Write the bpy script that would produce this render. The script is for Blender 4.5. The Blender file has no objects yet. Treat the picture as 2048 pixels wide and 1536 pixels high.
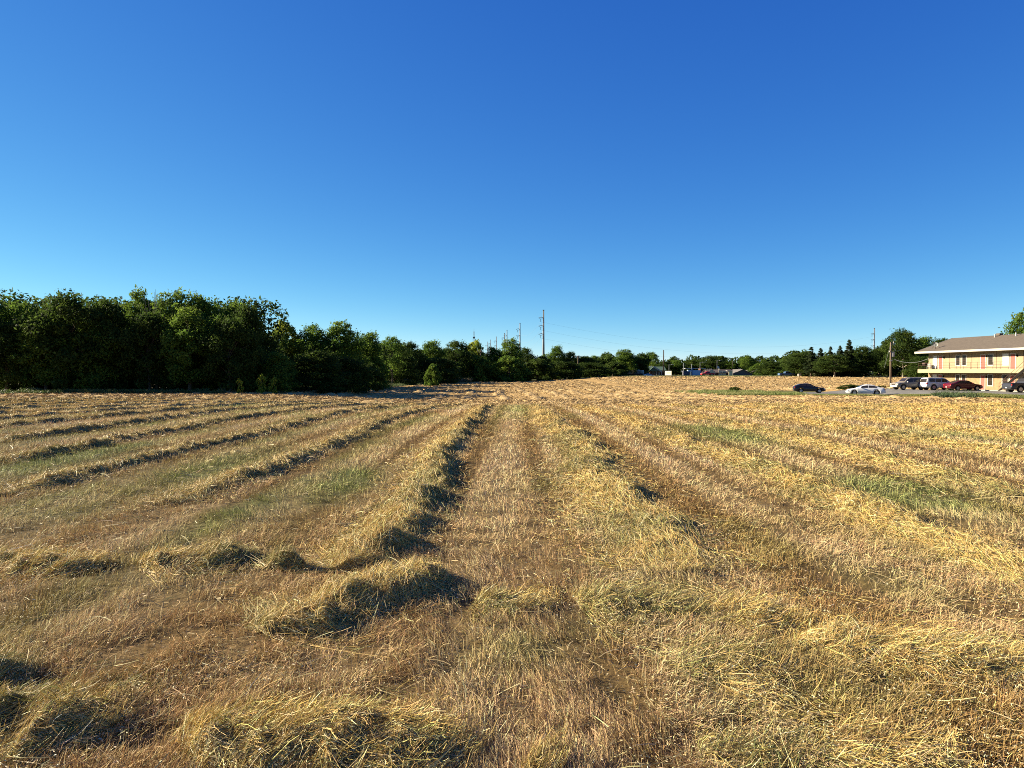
import bpy, math, random
import numpy as np
from mathutils import Vector

# ------------------------------------------------------------------ camera, sky, sun, exposure
SC = bpy.context.scene
COL = SC.collection
EYE = 1.7
F = 1500.0            # focal length in photograph pixels (2048 wide)
HZ = 743.0            # image row of the horizon
cam = bpy.data.cameras.new('camera')
cam.sensor_width = 36.0
cam.lens = 36.0 * F / 2048.0
cam.clip_start = 0.1
cam.clip_end = 9000.0
cam_o = bpy.data.objects.new('camera', cam)
COL.objects.link(cam_o)
cam_o.location = (0, 0, EYE)
cam_o.rotation_euler = (math.radians(90) - math.atan((768 - HZ) / F), 0, 0)
SC.camera = cam_o

SUN_EL, SUN_AZ = 21.0, -76.0      # degrees; azimuth measured from +Y towards +X
world = bpy.data.worlds.new('World')
SC.world = world
world.use_nodes = True
wn = world.node_tree
bg = wn.nodes['Background']
sky = wn.nodes.new('ShaderNodeTexSky')
sky.sky_type = 'NISHITA'
sky.sun_disc = False
sky.sun_elevation = math.radians(SUN_EL)
sky.sun_rotation = math.radians(SUN_AZ)
sky.altitude = 1500
sky.air_density = 0.65
sky.dust_density = 0.0
sky.ozone_density = 10.0
# the camera's rendering of a clear evening sky: a mild per-channel response on the Nishita sky
sep = wn.nodes.new('ShaderNodeSeparateColor'); com = wn.nodes.new('ShaderNodeCombineColor')
wn.links.new(sky.outputs[0], sep.inputs[0])
for ch, (pw, kk) in enumerate(((1.497, 1.331), (1.068, .974), (.516, 1.59))):
    a_ = wn.nodes.new('ShaderNodeMath'); a_.operation = 'POWER'; a_.inputs[1].default_value = pw
    b_ = wn.nodes.new('ShaderNodeMath'); b_.operation = 'MULTIPLY'; b_.inputs[1].default_value = kk
    wn.links.new(sep.outputs[ch], a_.inputs[0]); wn.links.new(a_.outputs[0], b_.inputs[0]); wn.links.new(b_.outputs[0], com.inputs[ch])
wn.links.new(com.outputs[0], bg.inputs['Color'])
bg.inputs['Strength'].default_value = 0.058
sl = bpy.data.lights.new('sun', 'SUN')
sl.energy = 5.0
sl.angle = math.radians(0.5)
sl.color = (1.0, 0.87, 0.63)
sun = bpy.data.objects.new('sun', sl)
COL.objects.link(sun)
el, az = math.radians(SUN_EL), math.radians(SUN_AZ)
sdir = Vector((math.sin(az) * math.cos(el), math.cos(az) * math.cos(el), math.sin(el)))
sun.rotation_euler = sdir.to_track_quat('Z', 'Y').to_euler()
sun.location = (-30, 10, 40)
SC.view_settings.view_transform = 'Standard'
SC.view_settings.look = 'None'
SC.view_settings.gamma = 1.0
SC.view_settings.exposure = 2.0
SC.cycles.use_denoising = False
SC.cycles.use_adaptive_sampling = False
SC.cycles.filter_width = 1.0
SC.cycles.max_bounces = 6
SC.cycles.diffuse_bounces = 3
SC.cycles.transmission_bounces = 4
SC.cycles.transparent_max_bounces = 4

rng = np.random.default_rng(11)
random.seed(5)

# ------------------------------------------------------------------ noise and terrain
def h2(ix, iy, seed):
    n = (ix.astype(np.int64) * 374761393 + iy.astype(np.int64) * 668265263 + seed * 1442695041) & 0xFFFFFFFF
    n = ((n ^ (n >> 13)) * 1274126177) & 0xFFFFFFFF
    n = (n ^ (n >> 16)) & 0xFFFFFFFF
    return n / 4294967295.0

def vn(x, y, seed=0):
    x = np.asarray(x, float); y = np.asarray(y, float)
    ix = np.floor(x); iy = np.floor(y)
    fx = x - ix; fy = y - iy
    fx = fx * fx * fx * (fx * (fx * 6 - 15) + 10); fy = fy * fy * fy * (fy * (fy * 6 - 15) + 10)
    a = h2(ix, iy, seed); b = h2(ix + 1, iy, seed); c = h2(ix, iy + 1, seed); d = h2(ix + 1, iy + 1, seed)
    return (a + (b - a) * fx) * (1 - fy) + (c + (d - c) * fx) * fy

def fbm(x, y, seed=0, o=4):
    r = 0; a = 1; t = 0
    for i in range(o):
        r = r + a * vn(np.asarray(x) * 2 ** i + 17.3 * i, np.asarray(y) * 2 ** i - 9.1 * i, seed + i)
        t += a; a *= .5
    return r / t

def S(a, b, v):
    t = np.clip((np.asarray(v, float) - a) / (b - a), 0, 1)
    return t * t * (3 - 2 * t)

def terr(x, y):
    x = np.asarray(x, float); y = np.asarray(y, float)
    u = x / np.maximum(y, 12.0)
    deep = 1.55 - 0.70 * S(-.12, -.36, u)
    h = -deep * S(22, 92, y)
    h = h + 1.5 * S(120, 262, y) * S(.0, .16, u) * S(400, 330, -np.abs(x) * 0)
    h = h + .58 * S(49, 58, x) * S(84, 96, y) * (1 - S(128, 150, y))
    h = h + .10 * (fbm(x / 9, y / 9, 3, 2) - .5) * S(1, 8, y) * (1 - S(60, 90, y))
    return h

def terr1(x, y):
    return float(terr(np.array([x]), np.array([y]))[0])

def at(px, Y):
    return (px - 1024.0) * Y / F

# ------------------------------------------------------------------ mesh helpers
def new_obj(name, me, parent=None, loc=None):
    o = bpy.data.objects.new(name, me)
    COL.objects.link(o)
    if parent is not None: o.parent = parent
    if loc is not None: o.location = loc
    return o

def mesh_np(name, V, Q, mats, col=None, smooth=False, T=None, mi=None):
    me = bpy.data.meshes.new(name)
    V = np.asarray(V, np.float32).reshape(-1, 3)
    me.vertices.add(len(V)); me.vertices.foreach_set('co', V.ravel())
    parts = []; starts = []; tot = []
    n = 0
    if Q is not None and len(Q):
        Q = np.asarray(Q, np.int32); parts.append(Q.ravel())
        starts.append(np.arange(len(Q)) * 4); tot.append(np.full(len(Q), 4)); n = len(Q) * 4
    if T is not None and len(T):
        T = np.asarray(T, np.int32); parts.append(T.ravel())
        starts.append(np.arange(len(T)) * 3 + n); tot.append(np.full(len(T), 3))
    L = np.concatenate(parts); st = np.concatenate(starts).astype(np.int32); tt = np.concatenate(tot).astype(np.int32)
    me.loops.add(len(L)); me.loops.foreach_set('vertex_index', L)
    me.polygons.add(len(st)); me.polygons.foreach_set('loop_start', st); me.polygons.foreach_set('loop_total', tt)
    if smooth: me.polygons.foreach_set('use_smooth', np.ones(len(st), bool))
    if mi is not None: me.polygons.foreach_set('material_index', np.asarray(mi, np.int32))
    if col is not None:
        a = me.color_attributes.new('Col', 'FLOAT_COLOR', 'POINT')
        c = np.ones((len(V), 4), np.float32); c[:, :3] = col
        a.data.foreach_set('color', c.ravel())
    for m in (mats if isinstance(mats, (list, tuple)) else [mats]): me.materials.append(m)
    me.update(calc_edges=True)
    return me

def tag(o, label=None, cat=None, group=None, kind=None):
    if label: o['label'] = label
    if cat: o['category'] = cat
    if group: o['group'] = group
    if kind: o['kind'] = kind
    return o

def empty(name, loc, rz=0, label=None, cat=None, group=None):
    o = bpy.data.objects.new(name, None)
    COL.objects.link(o)
    o.location = loc; o.rotation_euler = (0, 0, rz); o.empty_display_size = .3
    return tag(o, label, cat, group)

# ------------------------------------------------------------------ materials
def mat(name, color=(.5, .5, .5), rough=.7, metal=0, attr=False, noise=None, transl=0, bump=0, bscale=20, spec=.3, k=.64):
    color = tuple(c * k for c in color)   # real-world albedo for a bright exposure
    m = bpy.data.materials.new(name); m.use_nodes = True
    nt = m.node_tree; b = nt.nodes['Principled BSDF']; N = nt.nodes.new; Lk = nt.links.new
    b.inputs['Base Color'].default_value = (*color, 1); b.inputs['Roughness'].default_value = rough
    b.inputs['Metallic'].default_value = metal; b.inputs['Specular IOR Level'].default_value = spec
    src = None
    if attr:
        a = N('ShaderNodeAttribute'); a.attribute_name = 'Col'; sk = N('ShaderNodeVectorMath'); sk.operation = 'SCALE'; sk.inputs['Scale'].default_value = k
        Lk(a.outputs['Color'], sk.inputs[0]); src = sk.outputs[0]
    if noise or bump:
        tc = N('ShaderNodeTexCoord')
    if noise:
        sc, amt = noise
        nz = N('ShaderNodeTexNoise'); nz.inputs['Scale'].default_value = sc; nz.inputs['Detail'].default_value = 5
        Lk(tc.outputs['Object'], nz.inputs['Vector'])
        mr = N('ShaderNodeMapRange'); mr.inputs['From Min'].default_value = .25; mr.inputs['From Max'].default_value = .75
        mr.inputs['To Min'].default_value = 1 - amt; mr.inputs['To Max'].default_value = 1 + amt
        Lk(nz.outputs['Fac'], mr.inputs['Value'])
        mx = N('ShaderNodeVectorMath'); mx.operation = 'SCALE'
        if src is None: mx.inputs[0].default_value = color
        else: Lk(src, mx.inputs[0])
        Lk(mr.outputs[0], mx.inputs['Scale']); src = mx.outputs[0]
    if src is not None: Lk(src, b.inputs['Base Color'])
    if bump:
        nb = N('ShaderNodeTexNoise'); nb.inputs['Scale'].default_value = bscale; nb.inputs['Detail'].default_value = 6
        Lk(tc.outputs['Object'], nb.inputs['Vector'])
        bp = N('ShaderNodeBump'); bp.inputs['Strength'].default_value = bump; bp.inputs['Distance'].default_value = .05
        Lk(nb.outputs['Fac'], bp.inputs['Height']); Lk(bp.outputs[0], b.inputs['Normal'])
    if transl:
        t = N('ShaderNodeBsdfTranslucent'); ms = N('ShaderNodeMixShader'); ms.inputs[0].default_value = transl
        if src is not None: Lk(src, t.inputs['Color'])
        else: t.inputs['Color'].default_value = (*color, 1)
        out = nt.nodes['Material Output']
        Lk(b.outputs[0], ms.inputs[1]); Lk(t.outputs[0], ms.inputs[2]); Lk(ms.outputs[0], out.inputs['Surface'])
    return m

M_ground = mat('field_soil', attr=True, rough=.95, noise=(3.0, .25), bump=.6, bscale=9, spec=.1)
M_straw = mat('straw', attr=True, rough=.6, transl=.12, spec=.2)
M_stub = mat('stubble_blades', attr=True, rough=.75, transl=.12, spec=.15)
M_grass = mat('grass_blades', attr=True, rough=.6, transl=.3, spec=.3)
M_leaf = mat('leaves', attr=True, rough=.75, transl=.48, spec=.08, k=.78)
M_bark = mat('bark', (.11, .085, .06), .9, noise=(6, .4), bump=.8, bscale=12)
M_bark_pale = mat('pale_bark', (.30, .26, .20), .9, noise=(6, .3), bump=.6, bscale=12)
M_asph = mat('asphalt', (.21, .20, .185), .9, noise=(.6, .22), bump=.3, bscale=30)

# ------------------------------------------------------------------ field colours
GREEN = [(-2.5, 11.2, .5, 1.8, 1.2), (0.0, 4.5, .35, .35, .7), (.55, 4.9, .3, .3, .4), (5.7, 20, 1.0, 3.2, 1.2), (5.4, 10.6, 1.0, 1.7, 1.3),
         (-8.7, 14.4, .8, 2.5, 1.1), (-5.3, 13.2, .8, 3.5, 1.0), (-3.0, 9.0, .6, 1.2, .5), (-5.6, 8.9, .8, 1.0, .6),
         (.4, 40, 1.2, 9, .8), (-.6, 30, .25, 8, .5), (-12, 17, 1.0, 3, .5), (11.6, 20, 1.2, 2.2, .7), (14, 30, 1.6, 3, .5),
         (.5, 11.2, .5, 1.0, .35), (1.5, 3.9, .7, .5, .4), (2.0, 4.3, .5, .3, .4), (20, 27, 2.0, 2.0, .5), (-14, 40, 2, 9, .4),
         (26, 66, 14, 5, .4), (-3.6, 22, .4, 5, .4), (3.0, 6.2, .3, .5, .35), (-7.6, 25, .4, 6, .5), (-10.4, 33, .5, 9, .5)]
def green(x, y):
    g = 0
    for cx, cy, rx, ry, a in GREEN:
        d = ((x - cx) / rx) ** 2 + ((y - cy) / ry) ** 2
        g = np.maximum(g, a * np.exp(-d * .9))
    ro = np.mod(x + 1.4 - 1.0 + 1.4, 2.8) - 1.4
    g = g + .55 * np.exp(-(ro / .42) ** 2) * S(-2.6, -3.4, x) * S(.40, .62, fbm(x / 2.5, y / 5.0, 54, 3))
    g = g + .30 * S(.60, .78, fbm(x / 1.3, y / 3.5, 51, 3)) + .15 * S(-3, -9, x) * S(.5, .7, fbm(x / 2.3, y / 4.5, 52, 3))
    return np.clip(g * (.5 + fbm(x * 2.5, y * 2.5, 53, 3)), 0, 1)

C_BROWN = np.array((.34, .215, .085)); C_TAN = np.array((.60, .43, .225)); C_GOLD = np.array((.64, .43, .14))
C_GREEN = np.array((.215, .27, .075)); C_PINK = np.array((.60, .43, .27))
def left_limit(y):
    return np.interp(y, [0, 60, 88, 96, 120, 150, 200, 280, 320], [-200, -95, -62, -33, -28, -26, -22, -16, -10])

def field_col(x, y):
    """stubble colour, stretched along the mowing direction"""
    n1 = (.6 * fbm(x / .34, y / 22.0, 61, 3) + .4 * fbm(x / .9, y / 6.0, 60, 3))[:, None]; n2 = fbm(x / .55, y / 2.0, 62, 3)[:, None]; n3 = fbm(x / 3, y / 5, 63, 3)[:, None]
    ph = np.cos((x + .15 * np.sin(y / 5.)) / 2.8 * 2 * math.pi)[:, None]      # +1 half way between two windrows
    q = np.mod(x + .12 * np.sin(y * .11) + 1.4, 2.8) - 1.4          # 0 half way between two windrows
    al = .45 + 1.1 * fbm(x / 2.8, y / 9.0, 64, 2)
    wheel = (.50 * np.exp(-((np.abs(q) - .58) / .13) ** 2) - .38 * np.exp(-(q / .26) ** 2) - .30 * np.exp(-((np.abs(q) - .95) / .14) ** 2)) * al * (.3 + .7 * S(7, 13, y))
    lee = np.mod(x + 1.4 - .62 + 1.4, 2.8) - 1.4
    wheel = wheel + .36 * np.exp(-(lee / .20) ** 2) * S(8, 14, y)
    wheel = (wheel + .5 * np.exp(-((x - 2.35 - .1 * np.sin(y * .2)) / .34) ** 2) - .25 * np.exp(-((x - 3.2) / .3) ** 2))[:, None]
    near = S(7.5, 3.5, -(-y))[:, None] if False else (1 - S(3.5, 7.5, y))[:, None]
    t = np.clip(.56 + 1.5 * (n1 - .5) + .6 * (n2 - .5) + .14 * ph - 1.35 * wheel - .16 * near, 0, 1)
    c = C_BROWN * (1 - t) + C_TAN * t
    p = np.clip((n3 - .45) * 3, 0, 1)
    c = c * (1 - .5 * p) + (C_BROWN * .75 * (1 - t) + C_PINK * t + C_BROWN * .25 * (1 - t)) * .5 * p
    g = green(x, y)[:, None]
    c = c * (1 - .8 * g) + C_GREEN * .8 * g
    far = S(35, 90, y)[:, None]
    st = fbm((x + 6 * (y - 110) / 160. * (x < 25)) / 1.5, y / 60., 66, 2)[:, None]; fc = (C_TAN * .6 + C_BROWN * .4) * (.35 + .55 * n1 + .7 * st)
    return c * (1 - far) + fc * far

def ground_col(x, y):
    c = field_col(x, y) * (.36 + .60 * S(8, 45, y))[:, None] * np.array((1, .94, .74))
    # outside the mown field: grass and weeds
    m = S(.5, -3.0, x - left_limit(y)) * S(55, 62, y)
    m = np.maximum(m, S(262, 270, y))
    m = np.maximum(m, S(-5, -15, y))
    verge = .8 * (S(-4, -2, y - verge_y(x)) * (1 - S(22, 24, y - verge_y(x)))) * S(26, 32, x)
    m = np.maximum(m, verge)
    gcol = np.array((.10, .135, .036)) * (.6 + .8 * fbm(x / 4, y / 4, 71, 3))[:, None]
    br = np.array((.22, .15, .08)) * (.6 + .8 * fbm(x / 3, y / 3, 72, 3))[:, None]
    k = S(.42, .6, fbm(x / 11, y / 11, 73, 3))[:, None]
    gc = gcol * (1 - .55 * k) + br * .55 * k
    return c * (1 - m[:, None]) + gc * m[:, None]

def verge_y(x):
    """near edge of the car park"""
    return np.interp(x, [20, 40, 47, 60, 70], [108, 106, 103.5, 88, 76])

# ------------------------------------------------------------------ ground
def build_ground():
    r = np.concatenate([[.4, .9], np.geomspace(1.5, 60, 420), np.geomspace(60.8, 420, 240), np.geomspace(440, 6000, 22)])
    a = np.concatenate([np.linspace(-180, -46, 26)[:-1], np.linspace(-46, 46, 560), np.linspace(46, 180, 26)[1:-1]])
    a = np.radians(a)
    R, A = np.meshgrid(r, a, indexing='ij')
    X = (R * np.sin(A)).ravel(); Y = (R * np.cos(A)).ravel()
    Z = terr(X, Y) + .035 * (fbm(X * 2.5, Y * 2.5, 81, 3) - .5) * (1 - S(20, 60, Y))
    Z = Z + .10 * (fbm(X / 2.2, Y / 5.5, 82, 3) - .5) * S(40, 60, Y) * (1 - S(255, 270, Y))
    # smooth bed under the car park, a shallow bank behind the left tree line
    lot = S(-.5, .8, Y - verge_y(X)) * S(38, 41, X) * (1 - S(122, 124, Y))
    Z = Z - .06 * lot
    nr, na = R.shape
    i = np.arange(nr - 1)[:, None] * na; j = np.arange(na)[None, :]; jn = (j + 1) % na
    Q = np.stack([(i + j), (i + jn), (i + na + jn), (i + na + j)], -1).reshape(-1, 4)[:, ::-1]
    V = np.stack([X, Y, Z], 1)
    V = np.vstack([V, [[0, 0, 0]]]); c0 = len(V) - 1
    T = np.stack([np.full(na, c0), (np.arange(na) + 1) % na, np.arange(na)], 1)
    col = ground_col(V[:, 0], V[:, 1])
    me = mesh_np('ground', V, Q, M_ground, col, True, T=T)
    tag(new_obj('ground', me), kind='structure')
build_ground()

# ------------------------------------------------------------------ ribbons: straw, blades, leaves of grass
def ribbons(P, W, col, tip=.35, rs=None):
    """P (n,k,3) centre lines, W (n,) widths, col (n,3) -> verts, quads, colours"""
    n, k, _ = P.shape
    D = P[:, -1] - P[:, 0]
    D = D / (np.linalg.norm(D, axis=1, keepdims=True) + 1e-9)
    R = (rs or rng).normal(size=(n, 3))
    B = np.cross(D, R); B /= (np.linalg.norm(B, axis=1, keepdims=True) + 1e-9)
    wk = np.linspace(1, tip, k)[None, :, None] * W[:, None, None] * .5
    V = np.stack([P + B[:, None, :] * wk, P - B[:, None, :] * wk], 2).reshape(-1, 3)
    b = (np.arange(n) * k * 2)[:, None, None]; s = (np.arange(k - 1) * 2)[None, :, None]
    Q = (b + s + np.array([0, 1, 3, 2])[None, None, :]).reshape(-1, 4)
    return V, Q, np.repeat(col, k * 2, axis=0)

def jit(c, n, a=.22, b=.10):
    c = np.asarray(c) * np.exp(rng.normal(0, a, (n, 1)))
    return np.clip(c * (1 + rng.normal(0, b, (n, 3))), .01, .85)

def sample_yx(n, y0, y1, pw, umax=.80):
    """random ground points, density per square metre falling as y**-pw"""
    e = 2 - pw
    t = rng.random(n)
    y = (y0 ** e + t * (y1 ** e - y0 ** e)) ** (1 / e) if abs(e) > 1e-6 else y0 * (y1 / y0) ** t
    x = (rng.random(n) * 2 - 1) * umax * (y + .8)
    return x, y

def lean(x, y):
    a = fbm(x / 1.4, y / 3.0, 91, 2) * 9.0 + fbm(x / .35, y / .5, 92, 2) * 2
    return a

def build_stubble():
    n = 560000
    x, y = sample_yx(n, 2.6, 62, 2.15)
    cl = fbm(x * 3.5, y * 3.5, 93, 3)
    qq = np.mod(x + .12 * np.sin(y * .11) + 1.4, 2.8) - 1.4
    trk = np.exp(-((np.abs(qq) - .58) / .12) ** 2) * S(7, 13, y)
    keep = rng.random(n) * (1 + 1.6 * trk) < np.clip((cl - .25) * 3.2, .12, 1) + S(8, 25, y)
    x, y, cl = x[keep], y[keep], cl[keep]; n = len(x)
    g = green(x, y)
    L = (.045 + .055 * rng.random(n) + .10 * np.clip(cl - .45, 0, 1) + .02 * g) * (1 + .25 * S(10, 40, y))
    a = lean(x, y) + rng.normal(0, .9, n)
    tilt = np.clip(.55 + rng.normal(0, .38, n), .05, 1.3)
    dx = np.sin(tilt) * np.cos(a); dy = np.sin(tilt) * np.sin(a); dz = np.cos(tilt)
    P0 = np.stack([x, y, terr(x, y) - .005], 1)
    D = np.stack([dx, dy, dz], 1) * L[:, None]
    bend = np.stack([dx, dy, -.3 * np.ones(n)], 1) * (L * .35)[:, None]
    P = np.stack([P0, P0 + D * .55, P0 + D + bend], 1)
    W = np.maximum(.0024 + .0020 * rng.random(n), y * .00062)
    c = field_col(x, y) * (.95 + .5 * rng.random(n))[:, None]
    tk = (1 - .30 * trk[keep])[:, None]; c = jit(c, n, .28, .06) * tk
    V, Q, cc = ribbons(P, W, c)
    me = mesh_np('stubble', V, Q, M_stub, cc)
    tag(new_obj('stubble', me), 'short tan and brown cut stubble covering the mown hay field', 'stubble', kind='stuff')
build_stubble()

def build_litter():
    n = 30000
    x, y = sample_yx(n, 2.6, 45, 2.0)
    k = rng.random(n) < .15 + 1.5 * np.clip(fbm(x / .8, y / 1.5, 95, 3) - .42, 0, 1)
    x, y = x[k], y[k]; n = len(x)
    a = rng.normal(1.57, .9, n) + (rng.random(n) < .3) * 1.5 + fbm(x / 1.2, y / 1.2, 96, 2) * 2
    L = .05 + .22 * rng.random(n) ** 2
    ca, sa = np.cos(a), np.sin(a)
    cv = rng.normal(0, .35, n)
    pts = []
    zz = terr(x, y) + .03 + .05 * rng.random(n); tz = rng.normal(0, .25, n)
    for q in (-.5, -.17, .17, .5):
        px = x + q * L * ca - cv * L * (q * q) * sa; py = y + q * L * sa + cv * L * (q * q) * ca
        pts.append(np.stack([px, py, zz + q * L * tz - .2 * L * q * q], 1))
    P = np.stack(pts, 1)
    W = np.maximum(.0028 + .0015 * rng.random(n), y * .0007)
    base = np.array((.60, .47, .25)) * (1 - .35 * rng.random(n))[:, None]
    gm = (rng.random(n) < .2)[:, None]
    c = jit(base * (1 - gm) + np.array((.36, .36, .17)) * gm, n, .2, .05)
    V, Q, cc = ribbons(P, W, c, .6)
    nf = 90000; xf, yf = sample_yx(nf, 2.6, 13, 2.3)
    kf = rng.random(nf) < np.clip(.15 + 2.2 * (fbm(xf / .7, yf / .9, 97, 3) - .4), .05, 1); xf, yf = xf[kf], yf[kf]; nf = len(xf)
    p0 = np.stack([xf, yf, terr(xf, yf) + .02 + .06 * rng.random(nf)], 1)
    df = rng.normal(size=(nf, 3)); df[:, 2] *= .5; df /= np.linalg.norm(df, axis=1, keepdims=True)
    lf = (.008 + .012 * rng.random(nf))[:, None]
    v2, q2, c2 = ribbons(np.stack([p0, p0 + df * lf * .5, p0 + df * lf], 1), .0035 + .0025 * rng.random(nf), jit(np.array((.72, .58, .34)), nf, .3, .06), .3)
    Q = np.vstack([Q, q2 + len(V)]); V = np.vstack([V, v2]); cc = np.vstack([cc, c2])
    me = mesh_np('loose_straw', V, Q, M_straw, cc)
    tag(new_obj('loose_straw', me), 'scattered pale loose straws lying over the stubble', 'straw', kind='stuff')
build_litter()

# ------------------------------------------------------------------ hay: windrows and foreground heaps
def make_hay(name, path, w0, h0, seed, label, group, nst_, ragged=.5, gold=1.0, off=.10, clump=.8, kind=None, lod=1.0, nfleck=0, shadeside=0.0):
    """path: polyline of (x, y); a raked ridge of hay following it, with strands draped over"""
    path = np.array(path, float); nst = int(nst_ * (1.0 if 'heap' in name else 1.5))
    seg = np.linalg.norm(np.diff(path, axis=0), axis=1); cum = np.concatenate([[0], np.cumsum(seg)]); Lt = cum[-1]
    # smooth resampling, step growing with distance
    ss = [0.0]
    while ss[-1] < Lt:
        yy = np.interp(ss[-1], cum, path[:, 1]); ss.append(ss[-1] + max(.035, .007 * abs(yy)) * lod)
    s = np.array(ss[:-1] + [Lt])
    fine = np.linspace(0, Lt, max(60, len(s)))
    def centre(s):
        k = .6 if Lt < 8 else 1.5
        acc = 0
        for d in (-.7, -.35, 0, .35, .7):
            q = np.clip(s + d * k, 0, Lt)
            acc = acc + np.stack([np.interp(q, cum, path[:, 0]), np.interp(q, cum, path[:, 1])], -1)
        return acc / 5
    def frame(s):
        c = centre(s); d = centre(np.clip(s + .1, 0, Lt)) - centre(np.clip(s - .1, 0, Lt))
        d = d / (np.linalg.norm(d, axis=-1, keepdims=True) + 1e-9)
        nrm = np.stack([d[..., 1], -d[..., 0]], -1)
        wob = (fbm(s / (clump * 2.2), s * 0 + seed, seed, 3) - .5) * off * 4
        return c + nrm * wob[..., None], d, nrm
    def amp(s):
        a = np.clip((fbm(s / clump, s * 0 + .5, seed + 5, 3) - .5) * (.4 + 2.4 * ragged) + .78, .32, 1.35)
        e = S(-.2, (2.4 if 'windrow' in name and seed != 100 else .8 * w0 + .1), s) * S(0, .8 * w0 + .1, Lt - s)
        return a * e * h0
    def wid(s):
        return w0 * (.80 + .5 * fbm(s / (clump * .8), s * 0 + 7, seed + 9, 3)) * (.35 + .65 * S(0, w0, s) * S(0, w0, Lt - s))
    def surf(s, t):
        c, d, nrm = frame(s); w = wid(s)
        p = c + nrm * (t * w)[..., None]
        x, y = p[..., 0], p[..., 1]
        # crest pushed to the lee side (t > 0): long gentle slope, short steep one
        tc = .22 + .35 * (vn(s / .45, s * 0 + 3, seed + 61) - .5)
        u = np.where(t < tc, (t - tc) / (1 + tc), (t - tc) / (1 - tc))
        pr = np.clip(1 - np.abs(u) ** np.where(t < tc, 1.25, 2.6), 0, 1)
        A = amp(s)
        rg = 1 - np.abs(2 * fbm(x * 1.9 + y * .5, y * 1.3 - x * .4, seed + 21, 4) - 1) * 1.6
        l2 = 1 - np.abs(2 * vn(x * 6 + y * 2, y * 4.5, seed + 31) - 1)
        l3 = fbm(x * 15, y * 13, seed + 33, 2)
        z = pr * A * (.34 + .70 * np.clip(rg, 0, 1)) + np.clip(pr, 0, 1) ** .6 * (h0 * .30 * (l2 - .5) + h0 * .22 * (l3 - .5)) * (.5 * A / h0 + .5)
        return x, y, terr(x, y) + z - .03 * (1 - pr) - .004, pr
    # mound
    t = np.linspace(-1, 1, 27 if lod <= 1 else 13)
    SS, TT = np.meshgrid(s, t, indexing='ij')
    x, y, z, pr = surf(SS.ravel(), TT.ravel())
    nt = len(t); i = np.arange(len(s) - 1)[:, None] * nt; j = np.arange(nt - 1)[None, :]
    Qm = np.stack([i + j, i + j + 1, i + nt + j + 1, i + nt + j], -1).reshape(-1, 4)
    Vm = np.stack([x, y, z], 1)
    gm = fbm(x / 1.1, y / 1.6, seed + 41, 3)[:, None]
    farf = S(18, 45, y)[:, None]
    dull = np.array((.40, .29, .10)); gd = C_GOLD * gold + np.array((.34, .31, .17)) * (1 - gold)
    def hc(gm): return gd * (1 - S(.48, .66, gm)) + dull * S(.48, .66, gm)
    Cm = hc(gm) * (.34 + .55 * farf)  # darker interior hay, with the shade of the gaps between strands painted in
    # strands
    ws = 1.0 / np.maximum(centre(fine)[:, 1], 2.6) ** 1.7
    cdf = np.cumsum(ws); cdf = cdf / cdf[-1]
    s0 = np.interp(rng.random(nst), np.concatenate([[0], cdf]), np.concatenate([[0], fine]))
    t0 = np.clip(rng.normal(0, .50, nst) + (rng.random(nst) < .05) * rng.normal(0, .9, nst), -2.3, 2.3)
    yy = centre(s0)[:, 1]
    ang = rng.normal(0, .75, nst) + (fbm(s0 / .4, t0 * 1.5, seed + 51, 2) - .5) * 3.0
    L = (.05 + .22 * rng.random(nst) ** 1.9) * (1 - .25 * S(10, 30, yy))
    w = wid(s0); lift = .006 + .035 * rng.random(nst) ** 2.0
    tipup = (rng.random(nst) < .12) * rng.random(nst) * .10
    pts = []
    cv = rng.normal(0, .5, nst)
    for q in (-.5, -.17, .17, .5):
        ds = L * (q * np.cos(ang) - cv * q * q * np.sin(ang)); dt = L * (q * np.sin(ang) + cv * q * q * np.cos(ang)) / w
        xx, y2, zz, _ = surf(np.clip(s0 + ds, 0, Lt), np.clip(t0 + dt, -3, 3))
        pts.append(np.stack([xx, y2, zz + lift + .03 * (1 - 0) * (np.abs(t0) > .95) + (q + .5) * tipup], 1))
    P = np.stack(pts, 1)
    gs = fbm(P[:, 1, 0] / 1.1, P[:, 1, 1] / 1.6, seed + 41, 3)[:, None]
    c = hc(gs) * (.80 + .55 * rng.random(nst))[:, None]
    pale = (rng.random(nst) < .22)[:, None]; grn = (rng.random(nst) < .10 + .25 * (gs[:, 0] > .60))[:, None]
    c = np.where(pale, np.array((.72, .56, .29)), c); c = np.where(grn, np.array((.33, .32, .11)), c)
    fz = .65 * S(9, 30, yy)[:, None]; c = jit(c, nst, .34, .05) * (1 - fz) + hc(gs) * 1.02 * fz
    W = np.maximum(.0021 + .0019 * rng.random(nst), yy * .00058)
    Vs, Qs, Cs = ribbons(P, W, c, .5)
    Vl = [Vm, Vs]; Ql = [Qm, Qs + len(Vm)]; Cl = [Cm, Cs]
    if nfleck:
        nfleck = int(nfleck * 2.4)
        s1 = np.interp(rng.random(nfleck), np.concatenate([[0], cdf]), np.concatenate([[0], fine])); t1 = np.clip(rng.normal(0, .6, nfleck), -1.3, 1.3)
        xx, y2, zz, _ = surf(s1, t1)
        p0 = np.stack([xx, y2, zz + .012 + .03 * rng.random(nfleck)], 1)
        d = rng.normal(size=(nfleck, 3)); d[:, 2] *= .5; d /= np.linalg.norm(d, axis=1, keepdims=True)
        lf = (.009 + .011 * rng.random(nfleck))[:, None]
        Pf = np.stack([p0, p0 + d * lf * .5, p0 + d * lf], 1)
        vf, qf, cf = ribbons(Pf, .0038 + .0028 * rng.random(nfleck), jit(np.array((.80, .64, .34)), nfleck, .3, .05), .3)
        n0 = sum(len(v) for v in Vl)
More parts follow.
